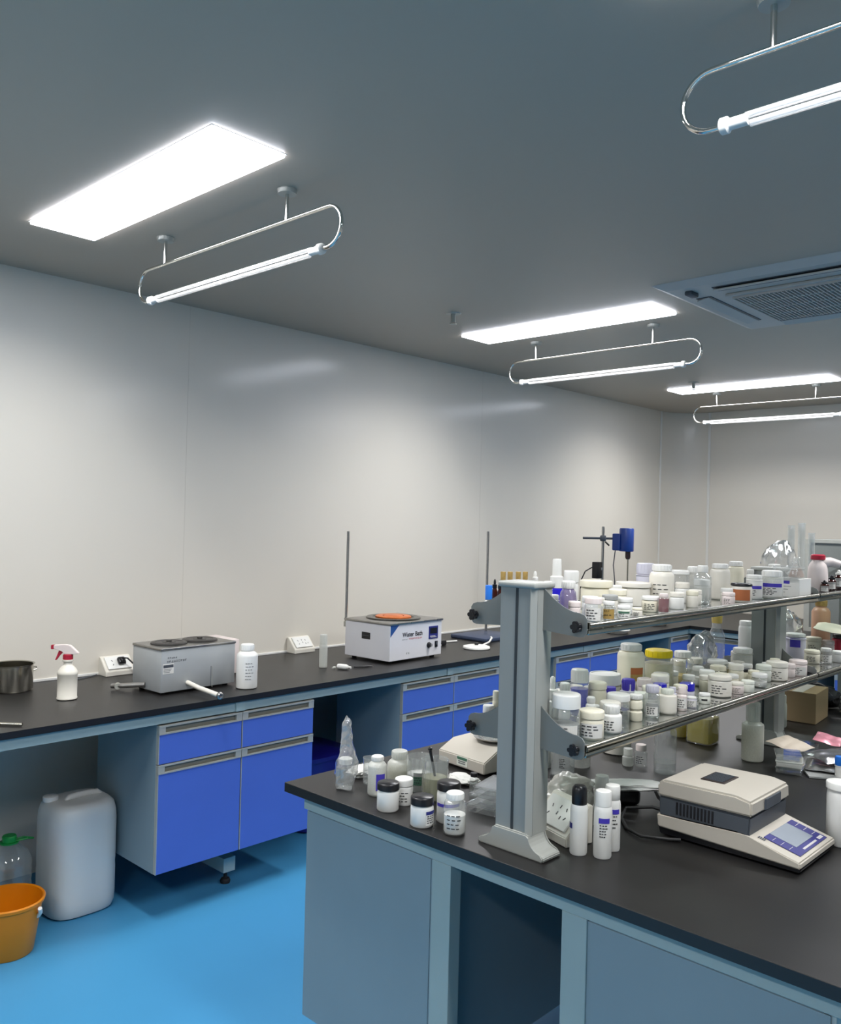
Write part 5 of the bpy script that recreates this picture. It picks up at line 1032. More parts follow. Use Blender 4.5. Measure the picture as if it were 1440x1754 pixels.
# retort stand
t = thing('retort_stand', 'retort stand with dark blue flat base and tall bare rod', 'laboratory stand', (4.50, 3.62, ZB))
b = MB(); b.box((-0.08, -0.05, 0.012), (0.36, 0.30, 0.024), mat('hammered_blue', (54, 66, 92), rough=0.45, var=0.1), 0.006); b.build('base', None, t)
b = MB(); b.tube([(0.055, 0.06, 0.02), (0.055, 0.06, 0.695)], 0.0085, BRUSHED, n=14); b.build('rod', BRUSHED, t)
# overhead stirrer
t = thing('overhead_stirrer', 'overhead stirrer with blue motor clamped to a dark stand rod', 'stirrer', (5.80, 3.55, ZB))
b = MB(); b.box((0.03, -0.06, 0.012), (0.3, 0.24, 0.024), BLACK, 0.006); b.build('base', BLACK, t)
b = MB(); b.tube([(0, 0, 0.02), (0, 0, 0.745)], 0.0105, BRUSHED, n=14); b.build('stand_rod', BRUSHED, t)
b = MB(); b.tube([(-0.125, 0.10, 0.655), (0.04, -0.04, 0.655), (0.062, -0.100, 0.655)], 0.009, DGREY, n=12)
b.box((0, 0.0, 0.655), (0.045, 0.045, 0.045), DGREY, 0.008, rot=Matrix.Rotation(0.6, 3, 'Z')); b.tube([(0.0, -0.02, 0.63), (0.01, -0.05, 0.60)], 0.007, BLACK, n=10); b.build('clamp', DGREY, t)
b = MB(); b.lathe([(0, 0.560), (0.052, 0.560), (0.055, 0.566), (0.055, 0.728), (0.050, 0.737), (0, 0.737)], (0.085, -0.155, 0), n=28, m=MOTOR); b.box((0.055, -0.10, 0.63), (0.07, 0.07, 0.13), MOTOR, 0.01)
m_ = b.build('motor', MOTOR, t)
b = MB(); b.lathe([(0, 0.500), (0.014, 0.500), (0.020, 0.515), (0.020, 0.562), (0, 0.562)], (0.092, -0.165, 0), n=18, m=mat('chuck_dark', (60, 40, 40), rough=0.4)); b.build('chuck', None, t)
b = MB(); b.tube([(0.092, -0.165, 0.50), (0.092, -0.165, 0.06)], 0.006, STEEL, n=10); b.build('stirring_shaft', STEEL, t)
b = MB(); b.box((-0.04, 0.02, 0.41), (0.075, 0.05, 0.125), BLACK, 0.005); b.box((-0.02, -0.008, 0.42), (0.02, 0.008, 0.02), GREYLAB, 0.002); b.build('controller', BLACK, t)
b = MB(); b.tube([(-0.07, 0.03, 0.44), (-0.13, 0.07, 0.40), (-0.155, 0.09, 0.33), (-0.16, 0.09, 0.20), (-0.16, 0.09, 0.01)], 0.005, BLACK, n=8); b.build('controller_cable', BLACK, t)
b = MB(); b.tube([(0.055, -0.08, 0.59), (0.06, -0.06, 0.45), (0.085, -0.06, 0.33), (0.10, -0.05, 0.01)], 0.004, DGREY, n=8); b.build('motor_cable', DGREY, t)
# flat white dishes on the bench seen under the shelf
for i, (x, y, r, lb) in enumerate([(5.40, 3.17, 0.085, 'white round dish on the far bench seen between the shelves'), (6.1, 3.25, 0.10, 'smaller looking white dish farther along the far bench')]):
    t = thing('white_dish', lb, 'dish', (x, y, ZB), group='white dishes on the far bench')
    b = MB(); b.lathe([(0, 0), (r*0.75, 0), (r, 0.022), (r+0.003, 0.024), (r*0.98, 0.024), (r*0.74, 0.004), (0, 0.004)], n=40, m=WHITE, cap=False); b.build('body', WHITE, t)
b = MB(); b.lathe([(0, -0.09), (0.012, -0.09), (0.014, 0.07), (0.006, 0.09), (0, 0.09)], (4.72, 3.42, ZB+0.0145), axis='x', m=PET, n=18)
tag(b.build('plastic_tube', PET), 'clear plastic tube lying on the bench behind the near upper bracket', 'tube')
# far grey cabinet with glass front
t = thing('drying_cabinet', 'grey instrument cabinet near the far wall at the right photo edge', 'cabinet', (6.75, 1.72, ZB))
b = MB(); b.bb((0, 0, 0), (0.5, 0.65, 0.69), GREYBOX, 0.006); b.build('body', GREYBOX, t)
b = MB(); b.bb((-0.012, 0.02, 0.03), (0, 0.61, 0.665), mat('grey_glass_front', (120, 124, 120), rough=0.25, var=0.03)); p = b.build('door', None, t)
b = MB()
for lo, hi in (((-0.02, 0.0, 0.0), (0, 0.02, 0.69)), ((-0.02, 0.61, 0.0), (0, 0.65, 0.69)), ((-0.02, 0.02, 0.665), (0, 0.61, 0.69)), ((-0.02, 0.02, 0.0), (0, 0.61, 0.03))): b.bb(lo, hi, ALU)
b.build('door_frame', ALU, p)

# ------------------------------------------------------------------ things on the floor
t = thing('jerrycan', 'large translucent white plastic jerrycan standing on the blue floor', 'jerrycan', (1.628, 3.435, 0), rz=0.0)
b = MB(); W2, D2, HH = 0.138, 0.130, 0.455
def rsec(w, d, z, n=48, p=3.4):
    r = []
    for k in range(n):
        a = 2*math.pi*k/n; ca, sa = math.cos(a), math.sin(a)
        f = (abs(ca)**p+abs(sa)**p)**(-1/p); r.append(b.bm.verts.new((w*ca*f, d*sa*f, z)))
    return r
rg = [rsec(W2*s_, D2*s_, z) for s_, z in ((0.80, 0.0), (0.93, 0.006), (0.985, 0.025), (1.0, 0.06), (1.0, 0.16), (0.99, 0.18), (1.0, 0.20), (1.0, 0.36), (0.985, 0.395), (0.93, 0.425), (0.82, 0.440), (0.70, 0.444))]
fs = []
for A, B_ in zip(rg[:-1], rg[1:]):
    for k in range(48): fs.append(b.bm.faces.new((A[k], A[(k+1) % 48], B_[(k+1) % 48], B_[k])))
fs.append(b.bm.faces.new(rg[0])); fs.append(b.bm.faces.new(rg[-1])); b._fin(fs, CANM, True)
b.build('body', CANM, t)
b = MB(); b.tube([(-0.05, 0, 0.438), (-0.035, 0, 0.450), (-0.01, 0, 0.453), (0.05, 0, 0.453), (0.08, 0, 0.450), (0.095, 0, 0.436)], 0.012, CANM, n=14); b.build('handle', CANM, t)
b = MB(); b.lathe([(0, 0.44), (0.028, 0.44), (0.030, 0.445), (0.030, 0.458), (0.026, 0.461), (0, 0.461)], (-0.095, 0.04, 0), m=WHITE, n=26); b.build('cap', WHITE, t)
# clear bottle with green cap
t = thing('water_bottle', 'large clear plastic bottle with green handle cap beside the jerrycan', 'bottle', (1.385, 3.50, 0))
b = MB(); R_ = 0.085
prof = [(0, 0), (R_*0.85, 0), (R_, 0.012)]
for k in range(7):
    z = 0.03+k*0.028; prof += [(R_, z), (R_*0.975, z+0.008), (R_, z+0.016)]
prof += [(R_*0.98, 0.235), (R_*0.8, 0.268), (R_*0.45, 0.292), (0.024, 0.302), (0.022, 0.315)]
b.lathe(prof, n=40, m=PET); b.build('body', PET, t)
b = MB(); b.lathe([(0.026, 0.300), (0.027, 0.326), (0.024, 0.330), (0, 0.331)], m=GREENCAP, n=28)
b.tube([(0.020, -0.01, 0.306), (0.06, -0.03, 0.312), (0.085, -0.02, 0.304), (0.06, 0.01, 0.306), (0.02, 0.012, 0.306)], 0.004, GREENCAP, n=8)
b.lathe([(0.022, 0.300), (0.036, 0.301), (0.036, 0.306), (0.022, 0.307)], m=GREENCAP, n=28, cap=False)
b.build('cap', GREENCAP, t)
# orange bucket
t = thing('orange_bucket', 'orange plastic bucket with white handle cut by the left photo edge', 'bucket', (1.285, 3.245, 0))
b = MB(); b.lathe([(0, 0), (0.088, 0), (0.092, 0.004), (0.118, 0.178), (0.126, 0.182), (0.128, 0.192), (0.124, 0.197), (0.118, 0.193), (0.090, 0.008), (0, 0.006)], n=56, m=ORANGE, cap=False)
b.build('body', ORANGE, t)
b = MB(); path = []
for k in range(13):
    a = math.pi*k/12; path.append((0.130*math.cos(a)*1.02, 0.04*math.sin(a)-0.0, 0.172-0.07*math.sin(a)))
Rz = Matrix.Rotation(math.radians(-58), 3, 'Z')
b.tube([Rz @ Vector(p_) for p_ in path[:5]], 0.0075, WHITE, n=12); b.tube([Rz @ Vector(p_) for p_ in path[4:]], 0.0025, BRUSHED, n=8)
b.build('handle', WHITE, t)
# dark blue bin in the knee space
t = thing('storage_bin', 'dark blue plastic bin in the knee space under the wall bench', 'bin', (2.95, 3.56, 0))
b = MB(); b.lathe([(0, 0), (0.14, 0), (0.155, 0.01), (0.17, 0.36), (0.18, 0.362), (0.18, 0.385), (0.17, 0.388), (0, 0.40)], m=DBLUE, sq=5.0, n=48); b.build('body', DBLUE, t)
b = MB(); b.lathe([(0.186, 0.363), (0.186, 0.384), (0.17, 0.395), (0, 0.402)], m=DBLUE, sq=5.0, n=48); b.build('lid', DBLUE, t)

# ------------------------------------------------------------------ island: instruments
ZI = 0.8505
# moisture analyser; local x = world x, keypad towards -y
t = thing('moisture_analyser', 'beige and grey moisture analyser with lid grille and blue keypad on the island', 'laboratory instrument', (1.975, 0.690, ZI))
w_, L_ = 0.228, 0.350
def yzprism(b, poly, x0, x1, m, bev=0.0): b.prism(poly, 'x', x0, x1, m, bev=bev)
b = MB(); yzprism(b, [(0.004, 0.004), (0.340, 0.004), (0.345, 0.022), (0.0, 0.014)], 0.004, w_-0.004, BLACK, 0.002)
for x in (0.03, w_-0.03):
    for y in (0.03, 0.31): b.lathe([(0, 0), (0.012, 0), (0.012, 0.006), (0, 0.006)], (x, y, 0), m=RUBBER, n=14)
b.build('underside', BLACK, t)
b = MB(); yzprism(b, [(0.0, 0.013), (0.345, 0.021), (0.348, 0.052), (0.14, 0.060), (0.118, 0.056), (0.002, 0.027)], 0, w_, BEIGE, 0.003); b.build('base', BEIGE, t)
b = MB(); yzprism(b, [(0.118, 0.050), (0.342, 0.048), (0.344, 0.096), (0.115, 0.098)], 0.003, w_-0.003, DGREY, 0.003)
for k in range(11): b.box((0.0025, 0.205+k*0.009, 0.076), (0.002, 0.0045, 0.030), BLACK)
b.build('chamber', DGREY, t)
b = MB()
yzprism(b, [(0.110, 0.100), (0.346, 0.097), (0.348, 0.126), (0.335, 0.138), (0.150, 0.142), (0.112, 0.134)], 0, w_, BEIGE, 0.005)
lid = b.build('lid', BEIGE, t)
b = MB(); b.prism([(0.070, 0.1095), (0.165, 0.1095), (0.160, 0.1055), (0.075, 0.1055)], 'z', 0.104, 0.128, DGREY); b.build('lid_grip', DGREY, lid)
b = MB()
b.box((0.112, 0.238, 0.1405), (0.085, 0.062, 0.004), mat('brown_black', (44, 34, 32), rough=0.5), 0.003)
for k in range(9): b.box((0.112-0.034+k*0.0085, 0.238, 0.1432), (0.003, 0.048, 0.0015), DGREY)
b.build('grille', None, lid)
# keypad slope
s0 = Vector((0, 0.004, 0.0285)); s1 = Vector((0, 0.116, 0.0565)); sd = (s1-s0).normalized(); sn = Vector((0, -sd.z, sd.y))
Rk = Matrix((Vector((1, 0, 0)), sd, sn)).transposed()
def onslope(u, v, z): return Vector((u, 0, 0))+s0+sd*v+sn*z
b = MB(); b.box(onslope(0.120, 0.052, 0.0006), (0.172, 0.086, 0.0016), mat('keypad_blue', (56, 56, 122), rough=0.35), 0.002, rot=Rk); kp = b.build('keypad', None, t)
b = MB(); b.box(onslope(0.118, 0.062, 0.0020), (0.104, 0.064, 0.0012), mat('lcd_grey', (150, 158, 168), rough=0.2), 0.001, rot=Rk); b.build('display', None, kp)
b = MB()
for sx in (0.048, 0.190):
    for k in range(3): b.box(onslope(sx, 0.036+k*0.020, 0.0018), (0.022, 0.0008, 0.0008), PAPER, rot=Rk)
for k in range(3): b.box(onslope(0.176+k*0.009, 0.019, 0.0018), (0.006, 0.008, 0.0008), PAPER, rot=Rk)
for k in range(14): b.box(onslope(0.080+k*0.0058, 0.018, 0.0018), (0.0035, 0.005, 0.0008), PAPER, rot=Rk)
b.build('keypad_print', PAPER, kp)
b = MB()
for k in range(4): b.box(onslope(0.024+0.0, 0.088+k*0.0045, 0.0006), (0.010, 0.0028, 0.0008), DGREY, rot=Rk)
b.build('small_text', DGREY, t)
# silver brush pen behind analyser
b = MB(); b.tube([(2.215, 0.92, ZI+0.008), (2.245, 0.84, ZI+0.008), (2.265, 0.79, ZI+0.008)], 0.008, BRUSHED, n=14); b.lathe([(0, 0), (0.0095, 0), (0.0095, 0.02), (0, 0.02)], (2.27, 0.775, ZI+0.0098), axis='y', n=14, m=BLACK)
tag(b.build('marker_pen', BRUSHED), 'silver pen lying behind the moisture analyser', 'pen')
# cable
b = MB(); b.tube([(2.08, 1.045, ZI+0.025), (2.07, 1.10, ZI+0.03), (2.04, 1.16, ZI+0.02), (2.00, 1.15, ZI+0.006), (1.94, 1.10, ZI+0.006), (1.92, 1.05, ZI+0.006), (1.95, 0.99, ZI+0.006), (1.968, 0.97, ZI+0.006)], 0.0042, RUBBER, n=10)
b.tube([(2.09, 1.045, ZI+0.02), (2.14, 1.12, ZI+0.035), (2.18, 1.16, ZI+0.05), (2.20, 1.13, ZI+0.04), (2.18, 1.10, ZI+0.02)], 0.0045, RUBBER, n=10)
tag(b.build('power_cable', RUBBER), 'black looped cable at the back of the moisture analyser', 'cable')
# electronic balance
t = thing('electronic_balance', 'flat beige electronic balance behind the near post of the rack', 'balance', (2.02, 1.625, ZI), rz=math.radians(-6))
b = MB(); b.prism([(0, 0.006), (0.235, 0.006), (0.235, 0.078), (0.060, 0.070), (0.0, 0.040)], 'y', 0, 0.205, BEIGE, bev=0.003)
for x in (0.02, 0.21):
    for y in (0.02, 0.185): b.lathe([(0, 0), (0.01, 0), (0.01, 0.007), (0, 0.007)], (x, y, 0), m=RUBBER, n=14)
b.build('body', BEIGE, t)
b = MB(); label_box(b, (-0.0, 0.120, 0.012), (0, -1, 0), (0, 0, 1), (-1, 0, 0), 0.048, 0.028, MINT)
label_box(b, (-0.0007, 0.118, 0.030), (0, -1, 0), (0, 0, 1), (-1, 0, 0), 0.044, 0.008, GREENINK)
for k in range(2): label_box(b, (-0.0007, 0.112, 0.018+k*0.006), (0, -1, 0), (0, 0, 1), (-1, 0, 0), 0.03, 0.0022, DGREY)
b.build('sticker', MINT, t)
b = MB(); b.lathe([(0, 0.074), (0.03, 0.074), (0.03, 0.084), (0.066, 0.085), (0.068, 0.088), (0, 0.089)], (0.130, 0.085, 0), n=40, m=BRUSHED); b.build('weighing_pan', BRUSHED, t)
t2 = thing('petri_dish', 'glass petri dish on the pan of the electronic balance', 'petri dish', Vector((2.02, 1.625, ZI))+Matrix.Rotation(math.radians(-6), 3, 'Z') @ Vector((0.110, 0.075, 0.0893)))
b = MB(); b.lathe([(0, 0), (0.044, 0), (0.046, 0.003), (0.046, 0.015), (0.0445, 0.015), (0.0445, 0.004), (0, 0.002)], n=40, m=GLASS, cap=False); b.build('dish', GLASS, t2)
b = MB(); b.lathe([(0.048, 0.006), (0.048, 0.018), (0.046, 0.0195), (0, 0.0195)], n=40, m=GLASS, cap=False); b.build('lid', GLASS, t2)
# spatula in beaker
bk = [r_ for r_ in VESSELS if 'black handled spatula' in r_[8]][0]
bx_, by_, bz_, br_ = bk[0], bk[1], bk[2], bk[3]
b = MB()
pa = Vector((bx_+0.010, by_-0.006, bz_+0.012)); pb = Vector((bx_-0.008, by_+0.012, bz_+0.135))
b.tube([pa, pa.lerp(pb, 0.5)], 0.0018, STEEL, n=8); b.tube([pa.lerp(pb, 0.4), pb], [0.0035, 0.0045], BLACK, n=10); b.lathe([(0, -0.006), (0.006, -0.003), (0.007, 0.002), (0, 0.007)], pb, m=BLACK, n=14)
tag(b.build('spatula', BLACK), 'black handled spatula standing in the glass beaker', 'spatula')
# bag around a bottle
def film(name, lb, cat, verts_fn, nu, nv, m, amp=0.004, sc=40, seed=0, closed_u=True, grp=None, thick=0.0):
    b = MB(); rows_ = []
    for j in range(nv+1):
        row = []
        for i in range(nu):
            p = Vector(verts_fn(i/nu, j/nv)); nn = noise.noise_vector(p*sc+Vector((seed, seed*2, 0)))
            row.append(b.bm.verts.new(p+nn*amp))
        rows_.append(row)
    fs = []
    for j in range(nv):
        for i in range(nu if closed_u else nu-1):
            fs.append(b.bm.faces.new((rows_[j][i], rows_[j][(i+1) % nu], rows_[j+1][(i+1) % nu], rows_[j+1][i])))
    if closed_u:
        fs.append(b.bm.faces.new(rows_[0])); fs.append(b.bm.faces.new(rows_[-1]))
    b._fin(fs, m, True)
    if thick:
        bmesh.ops.solidify(b.bm, geom=b.bm.faces[:], thickness=thick)
    o = b.build(name, m); tag(o, lb, cat, grp); return o
X0, Y0 = 1.640, 1.822
def bagfn(u, v):
    a = 2*math.pi*u
    z = v*0.205
    if z < 0.075: r = 0.026+0.007*math.sin(z/0.075*math.pi*0.6)
    elif z < 0.115: r = 0.032-(z-0.075)/0.04*0.013
    elif z < 0.185: r = 0.019-(z-0.115)/0.07*0.006
    else: r = 0.013-(z-0.185)/0.02*0.0115
    if v == 0: r = 0.024
    r *= 1+0.07*math.sin(3*a+v*9)+0.04*math.sin(7*a)
    lean = 0.006*math.sin(v*3)
    return (X0+r*math.cos(a)+lean, Y0+r*math.sin(a)*0.9, ZI+0.0012+z)
film('plastic_bag', 'clear plastic bag twisted upright around a small bottle at the island corner', 'bag', bagfn, 36, 44, clear('thin_bag_film', (235, 236, 238), body=0.20, rough=0.10, gloss=2.0), amp=0.0035, sc=60)
t = thing('bottle', 'small clear bottle with white lid wrapped inside the upright plastic bag', 'bottle', (X0+0.002, Y0, ZI+0.003))
b = MB(); b.lathe([(0, 0), (0.021, 0), (0.0225, 0.003), (0.0225, 0.058), (0.019, 0.066), (0.017, 0.072)], n=26, m=GLASS); b.build('body', GLASS, t)
b = MB(); b.lathe([(0.0185, 0.068), (0.019, 0.082), (0.016, 0.084), (0, 0.084)], n=26, m=WHITE); b.build('cap', WHITE, t)
# folded white cloths behind
def crumple(name, lb, cat, c, d, m, seed=1, amp=0.25, sub=4, grp=None, rz=0.0, flat=True):
    b = MB(); bmesh.ops.create_icosphere(b.bm, subdivisions=sub, radius=1.0)
    rnd = Vector((seed*3.1, seed*1.7, seed*0.9)); R = Matrix.Rotation(rz, 3, 'Z')
    for v in b.bm.verts:
        p = v.co.copy()
        k = 1+amp*(noise.noise(p*1.6+rnd)+0.55*abs(noise.noise(p*4.2+rnd))+0.3*noise.noise(p*9+rnd))
        p = Vector((p.x*d[0], p.y*d[1], p.z*d[2]))*k
        if flat: p.z = max(p.z, -d[2]*0.8)
        v.co = R @ p
    lo = min(v.co.z for v in b.bm.verts)
    for v in b.bm.verts: v.co += Vector((c[0], c[1], c[2]-lo))
    b._fin(b.bm.faces[:], m, True)
    return tag(b.build(name, m), lb, cat, grp)
crumple('paper_towel', 'crumpled white paper towel behind the wrapped bottle', 'paper towel', (1.775, 1.885, ZI+0.0005), (0.052, 0.035, 0.014), PAPER, 3, 0.35)
crumple('paper_towel', 'white paper towel lying in front of the electronic balance', 'paper towel', (1.935, 1.635, ZI+0.0005), (0.03, 0.05, 0.012), PAPER, 5, 0.3)
# clear plastic boxes beside post
def clear_box(lb, x, y, z, w, d, h, rz=0.0, m=None, grp='clear plastic boxes on the island'):
    m = m or STYR
    t = thing('clear_box', lb, 'plastic box', (x, y, z), rz=rz, group=grp)
    b = MB(); b.bb((-w/2, -d/2, 0), (w/2, d/2, h*0.72), m, 0.003); b.build('tray', m, t)
    b = MB(); b.bb((-w/2-0.002, -d/2-0.002, h*0.73), (w/2+0.002, d/2+0.002, h), m, 0.003); b.build('lid', m, t)
clear_box('clear flat plastic box under the small glass vial beside the near post', 1.83, 1.435, ZI, 0.14, 0.085, 0.024, 0.15)
clear_box('clear flat plastic box stacked on another beside the near post', 1.832, 1.433, ZI+0.0245, 0.135, 0.08, 0.022, 0.10)
clear_box('clear plastic case stacked topmost beside the near post', 1.834, 1.432, ZI+0.047, 0.12, 0.075, 0.020, 0.22)
# socket tower next to post (slanted outlet box)
socket_box('cream slanted socket box at the foot of the near post', (1.750, 1.205, ZI), math.radians(-108), w=0.140, d=0.080, h=0.090, grp=None)
# bag and gloves behind spray cans
crumple('plastic_bag', 'crumpled cloudy plastic bag behind the cream socket box', 'bag', (1.955, 1.285, ZI+0.0005), (0.08, 0.06, 0.052), HAZY, 9, 0.3)
crumple('white_glove', 'white glove like cloth drooping behind the spray cans', 'cloth', (2.09, 1.185, ZI+0.052), (0.11, 0.03, 0.012), mat('grey_white_latex', (206, 206, 204), rough=0.5), 12, 0.3, rz=-0.9, flat=False)
t = thing('instrument_case', 'black soft case lying under the white glove near the cables', 'case', (2.125, 1.225, ZI), rz=-0.9)
b = MB(); b.bb((-0.05, -0.03, 0), (0.05, 0.03, 0.048), BLACK, 0.015, seg=3); b.build('body', BLACK, t)
# glass plate / dish in the shade
t = thing('watch_glass', 'clear shallow glass dish under the lower shelf near the post', 'dish', (2.075, 1.345, ZI))
b = MB(); b.lathe([(0, 0), (0.04, 0), (0.052, 0.008), (0.058, 0.02), (0.056, 0.02), (0.05, 0.01), (0, 0.003)], n=36, m=GLASS, cap=False); b.build('body', GLASS, t)
# clear cases and sachets right
for k in range(3):
    clear_box('small clear slide case in the pile right of the milky bottle, %s' % ('bottom of three', 'middle of three', 'topmost of three')[k], 2.80-0.004*k, 1.015+0.003*k, ZI+0.0205*k, 0.085, 0.075, 0.020, 0.2+0.12*k, FROST if k == 1 else STYR)
for k in range(2):
    clear_box('clear slide case stacked behind the pile, %s' % ('bottom', 'top')[k], 3.01, 1.062, ZI+0.0225*k, 0.10, 0.08, 0.022, -0.15, STYR)
def pouch(name, lb, cat, c, w, d, th, rz, m, seed=1, tilt=0.0, crimp=None, grp=None):
    """flat filled sachet, pillow shaped with crinkles"""
    b = MB(); n = 22; top = []; bot = []
    R = Matrix.Rotation(rz, 3, 'Z') @ Matrix.Rotation(tilt, 3, 'X')
    for j in range(n+1):
        rt_, rb = [], []
        for i in range(n+1):
            u, v = i/n*2-1, j/n*2-1
            k = max(0, (1-u**6))*max(0, (1-v**6)); wv = 0.25*noise.noise(Vector((u*2.2+seed, v*2.2, seed)))
            wob = 0.004*noise.noise(Vector((u*1.5+seed*2, v*1.5, 3)))
            p = Vector((u*w/2, v*d/2, 0)); zt = th*k*(0.6+wv)+wob+0.0006; zb = -th*0.25*k+wob-0.0006
            rt_.append(b.bm.verts.new(R @ Vector((p.x, p.y, zt)))); rb.append(b.bm.verts.new(R @ Vector((p.x, p.y, zb))))
        top.append(rt_); bot.append(rb)
    fs = []
    for g in (top, bot):
        for j in range(n):
            for i in range(n): fs.append(b.bm.faces.new((g[j][i], g[j][i+1], g[j+1][i+1], g[j+1][i])))
    for i in range(n):
        fs.append(b.bm.faces.new((top[0][i], top[0][i+1], bot[0][i+1], bot[0][i]))); fs.append(b.bm.faces.new((top[n][i], top[n][i+1], bot[n][i+1], bot[n][i])))
        fs.append(b.bm.faces.new((top[i][0], top[i+1][0], bot[i+1][0], bot[i][0]))); fs.append(b.bm.faces.new((top[i][n], top[i+1][n], bot[i+1][n], bot[i][n])))
    lo = min(v.co.z for v in b.bm.verts)
    for v in b.bm.verts: v.co += Vector((c[0], c[1], c[2]-lo))
    b._fin(fs, m, True)
    return tag(b.build(name, m), lb, cat, grp)
b = MB(); b.box((2.93, 0.93, ZI+0.0035), (0.26, 0.20, 0.006), GREYLAB, 0.001, rot=Matrix.Rotation(0.55, 3, 'Z')); tag(b.build('sheet_stack', PAPER), 'grey white flat sheets under the foil sachets', 'paper')
pouch('foil_sachet', 'silver foil sachet on the sheets right of the slide cases', 'sachet', (2.90, 0.945, ZI+0.008), 0.15, 0.11, 0.016, 0.3, FOIL, 1, grp='foil sachets')
pouch('foil_sachet', 'shiny grey foil sachet lying on top of another silver one', 'sachet', (2.94, 0.925, ZI+0.030), 0.16, 0.10, 0.020, -0.5, mat('grey_foil', (150, 150, 154), rough=0.25, metal=0.8), 4, tilt=0.12, grp='foil sachets')
pouch('pink_sachet', 'pink foil sachet behind the silver sachets', 'sachet', (3.10, 1.00, ZI+0.045), 0.13, 0.085, 0.012, 0.2, PINKFOIL, 6, tilt=0.15)
pouch('cream_sachet', 'pale brown paper sachet left of the pink sachet', 'sachet', (2.93, 1.065, ZI+0.040), 0.13, 0.10, 0.014, -0.2, mat('pale_kraft', (196, 184, 168), rough=0.6), 8, tilt=0.2)
crumple('plastic_bag', 'clear crinkled bag at the right edge behind the blue capped bottle', 'bag', (3.10, 0.86, ZI+0.0005), (0.09, 0.06, 0.022), BAG, 21, 0.3)
# cardboard box and dark clutter deep on the island
t = thing('cardboard_box', 'brown box in the shade behind the middle post on the island', 'box', (3.63, 1.27, ZI), rz=0.1)
b = MB(); b.bb((-0.10, -0.07, 0), (0.10, 0.07, 0.12), CARD, 0.002); b.build('carton', CARD, t)
b = MB(); b.bb((-0.101, -0.02, 0.1195), (0.101, 0.02, 0.1205), BEIGE); b.build('tape', BEIGE, t)
crumple('black_bag', 'black crumpled plastic bag deep on the island under the lower shelf', 'bag', (3.88, 1.33, ZI+0.0005), (0.09, 0.10, 0.06), mat('black_film', (28, 28, 32), rough=0.25, var=0.2), 31, 0.4)
crumple('silver_bag', 'crumpled silver bag beside the black bag deep on the island', 'bag', (3.84, 1.14, ZI+0.0005), (0.05, 0.05, 0.035), FOIL, 33, 0.4)
crumple('black_bag', 'small black bag behind the square yellow bottle', 'bag', (3.12, 1.475, ZI+0.0005), (0.06, 0.05, 0.035), mat('black_film', (28, 28, 32), rough=0.25, var=0.2), 35, 0.4)
# foil bag and yellow stoppered flask on the lower shelf
ZS = 1.1115; ZU = 1.3855
def on_shelf(name, lb, c, d, m, seed, amp=0.3): return crumple(name, lb, 'bag', c, d, m, seed, amp)
on_shelf('foil_bag', 'shiny silver plastic bag around the yellow stoppered flask', (2.83, 1.33, ZS+0.0005), (0.085, 0.036, 0.075), clear('silver_film', (200, 202, 206), body=0.45, rough=0.10, gloss=3.0), 41, 0.25)
t = thing('flask', 'clear bottle with yellow stopper standing on the lower shelf by the foil bag', 'flask', (2.95, 1.335, ZS))
b = MB(); b.lathe([(0, 0), (0.026, 0), (0.028, 0.004), (0.028, 0.12), (0.018, 0.145), (0.016, 0.15), (0.016, 0.175)], n=28, m=GLASS); b.build('body', GLASS, t)
b = MB(); b.lathe([(0.0175, 0.165), (0.019, 0.19), (0.017, 0.193), (0, 0.194)], n=22, m=OCHRE); b.build('stopper', OCHRE, t)
on_shelf('plastic_bag', 'large clear plastic bag behind the middle post, lower shelf', (3.55, 1.31, ZS+0.0005), (0.10, 0.045, 0.095), BAG, 43, 0.22)
pouch('torn_pouch', 'torn white paper pouch lying on jars at the far lower shelf', 'pouch', (3.74, 1.20, ZS+0.085), 0.24, 0.13, 0.022, 0.25, CREAM, 45, tilt=0.15)
t = thing('bottle', 'tan bottle with gold cap at the right photo edge between the shelves', 'bottle', (3.90, 1.30, ZS))
b = MB(); b.lathe([(0, 0), (0.036, 0), (0.038, 0.004), (0.038, 0.15), (0.03, 0.165), (0.022, 0.17), (0.022, 0.18)], n=28, m=mat('tan_plastic', (180, 140, 112), rough=0.4)); b.build('body', None, t)
b = MB(); b.lathe([(0.024, 0.176), (0.025, 0.198), (0.022, 0.2), (0, 0.2)], n=24, m=GOLD); b.build('cap', GOLD, t)
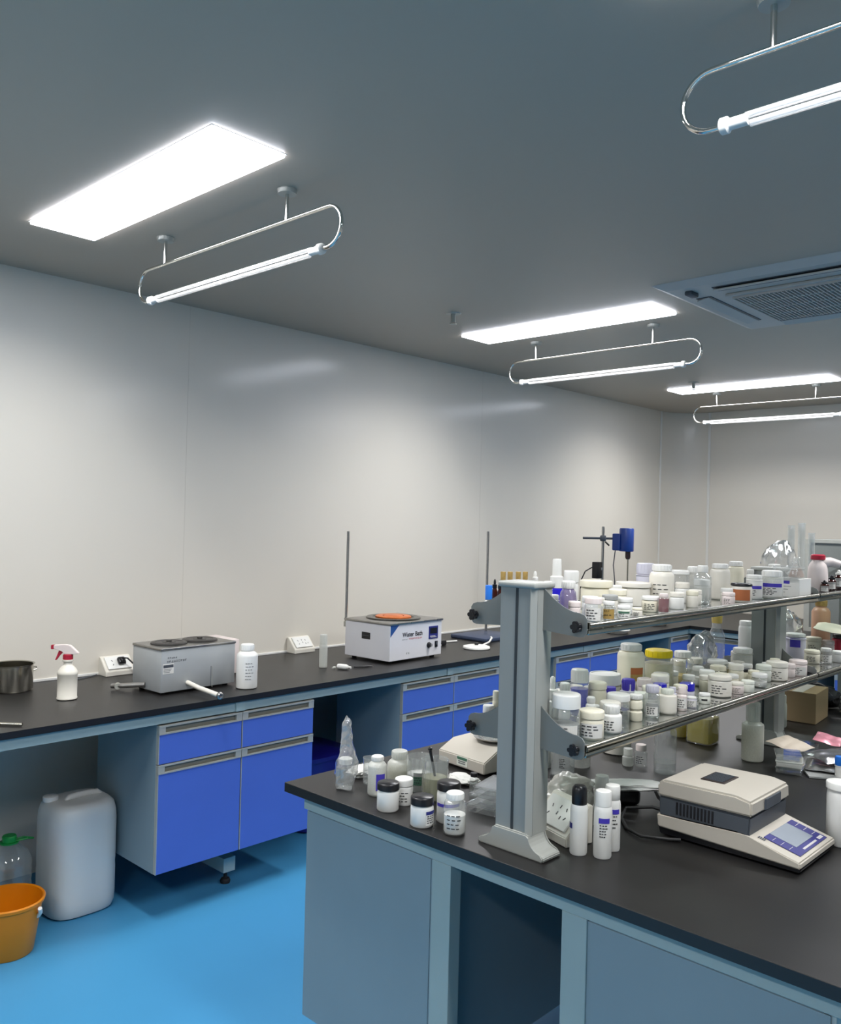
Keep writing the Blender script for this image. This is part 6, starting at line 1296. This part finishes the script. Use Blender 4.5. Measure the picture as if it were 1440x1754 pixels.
# upper shelf: carton, clear tray, bag, squeeze bottle, flask
t = thing('carton', 'white carton with printed side on the upper shelf near the rail joint', 'box', (3.03, 1.105, ZU), rz=0.0)
b = MB(); b.bb((-0.055, -0.042, 0), (0.055, 0.042, 0.062), PAPER, 0.001); b.build('carton_body', PAPER, t)
b = MB()
for k in range(3): label_box(b, (-0.0553, 0.03, 0.035-0.01*k), (0, -1, 0), (0, 0, 1), (-1, 0, 0), 0.045-0.01*k, 0.0025, GREYLAB)
label_box(b, (-0.0553, 0.04, 0.045), (0, -1, 0), (0, 0, 1), (-1, 0, 0), 0.05, 0.010, INDIGO); b.build('print', INK, t)
clear_box('clear plastic tray box on top of the white carton', 2.995, 1.105, ZU+0.0625, 0.075, 0.080, 0.042, 0.0, PET, None)
crumple('plastic_bag', 'big crinkled clear plastic bag above the carton on the upper shelf', 'bag', (3.43, 1.30, ZU+0.0005), (0.12, 0.05, 0.095), BAG, 51, 0.22)
t = thing('squeeze_bottle', 'white squeeze bottle with dark red cap leaning on the upper shelf', 'bottle', (3.36, 1.135, ZU), rz=0.0)
b = MB(); b.lathe([(0, 0), (0.032, 0), (0.035, 0.004), (0.036, 0.05), (0.034, 0.085), (0.03, 0.10), (0.022, 0.112), (0.02, 0.12)], n=30, m=PINKW)
b.tube([(0.0, 0.0, 0.105), (0.03, -0.035, 0.11), (0.05, -0.06, 0.102)], [0.02, 0.018, 0.015], PINKW, n=14); b.build('body', PINKW, t)
b = MB(); b.lathe([(0.024, 0.118), (0.026, 0.120), (0.026, 0.134), (0.02, 0.138), (0, 0.138)], n=26, m=RED); b.build('cap', RED, t)
t = thing('flask', 'tiny conical flask of brown liquid beside the white carton', 'flask', (3.062, 1.105, ZU+0.0625))
b = MB(); b.lathe([(0, 0), (0.026, 0), (0.028, 0.004), (0.010, 0.05), (0.010, 0.068), (0.012, 0.07)], n=26, m=GLASS); b.build('body', GLASS, t)
b = MB(); b.lathe([(0, 0.002), (0.024, 0.002), (0.026, 0.005), (0.016, 0.03), (0, 0.03)], n=26, m=TERRA); b.build('contents', TERRA, t)
crumple('plastic_wrap', 'small piece of clear film between the cobalt bottle and the bracket', 'film', (1.80, 1.14, ZS+0.0005), (0.022, 0.018, 0.03), BAG, 55, 0.3)
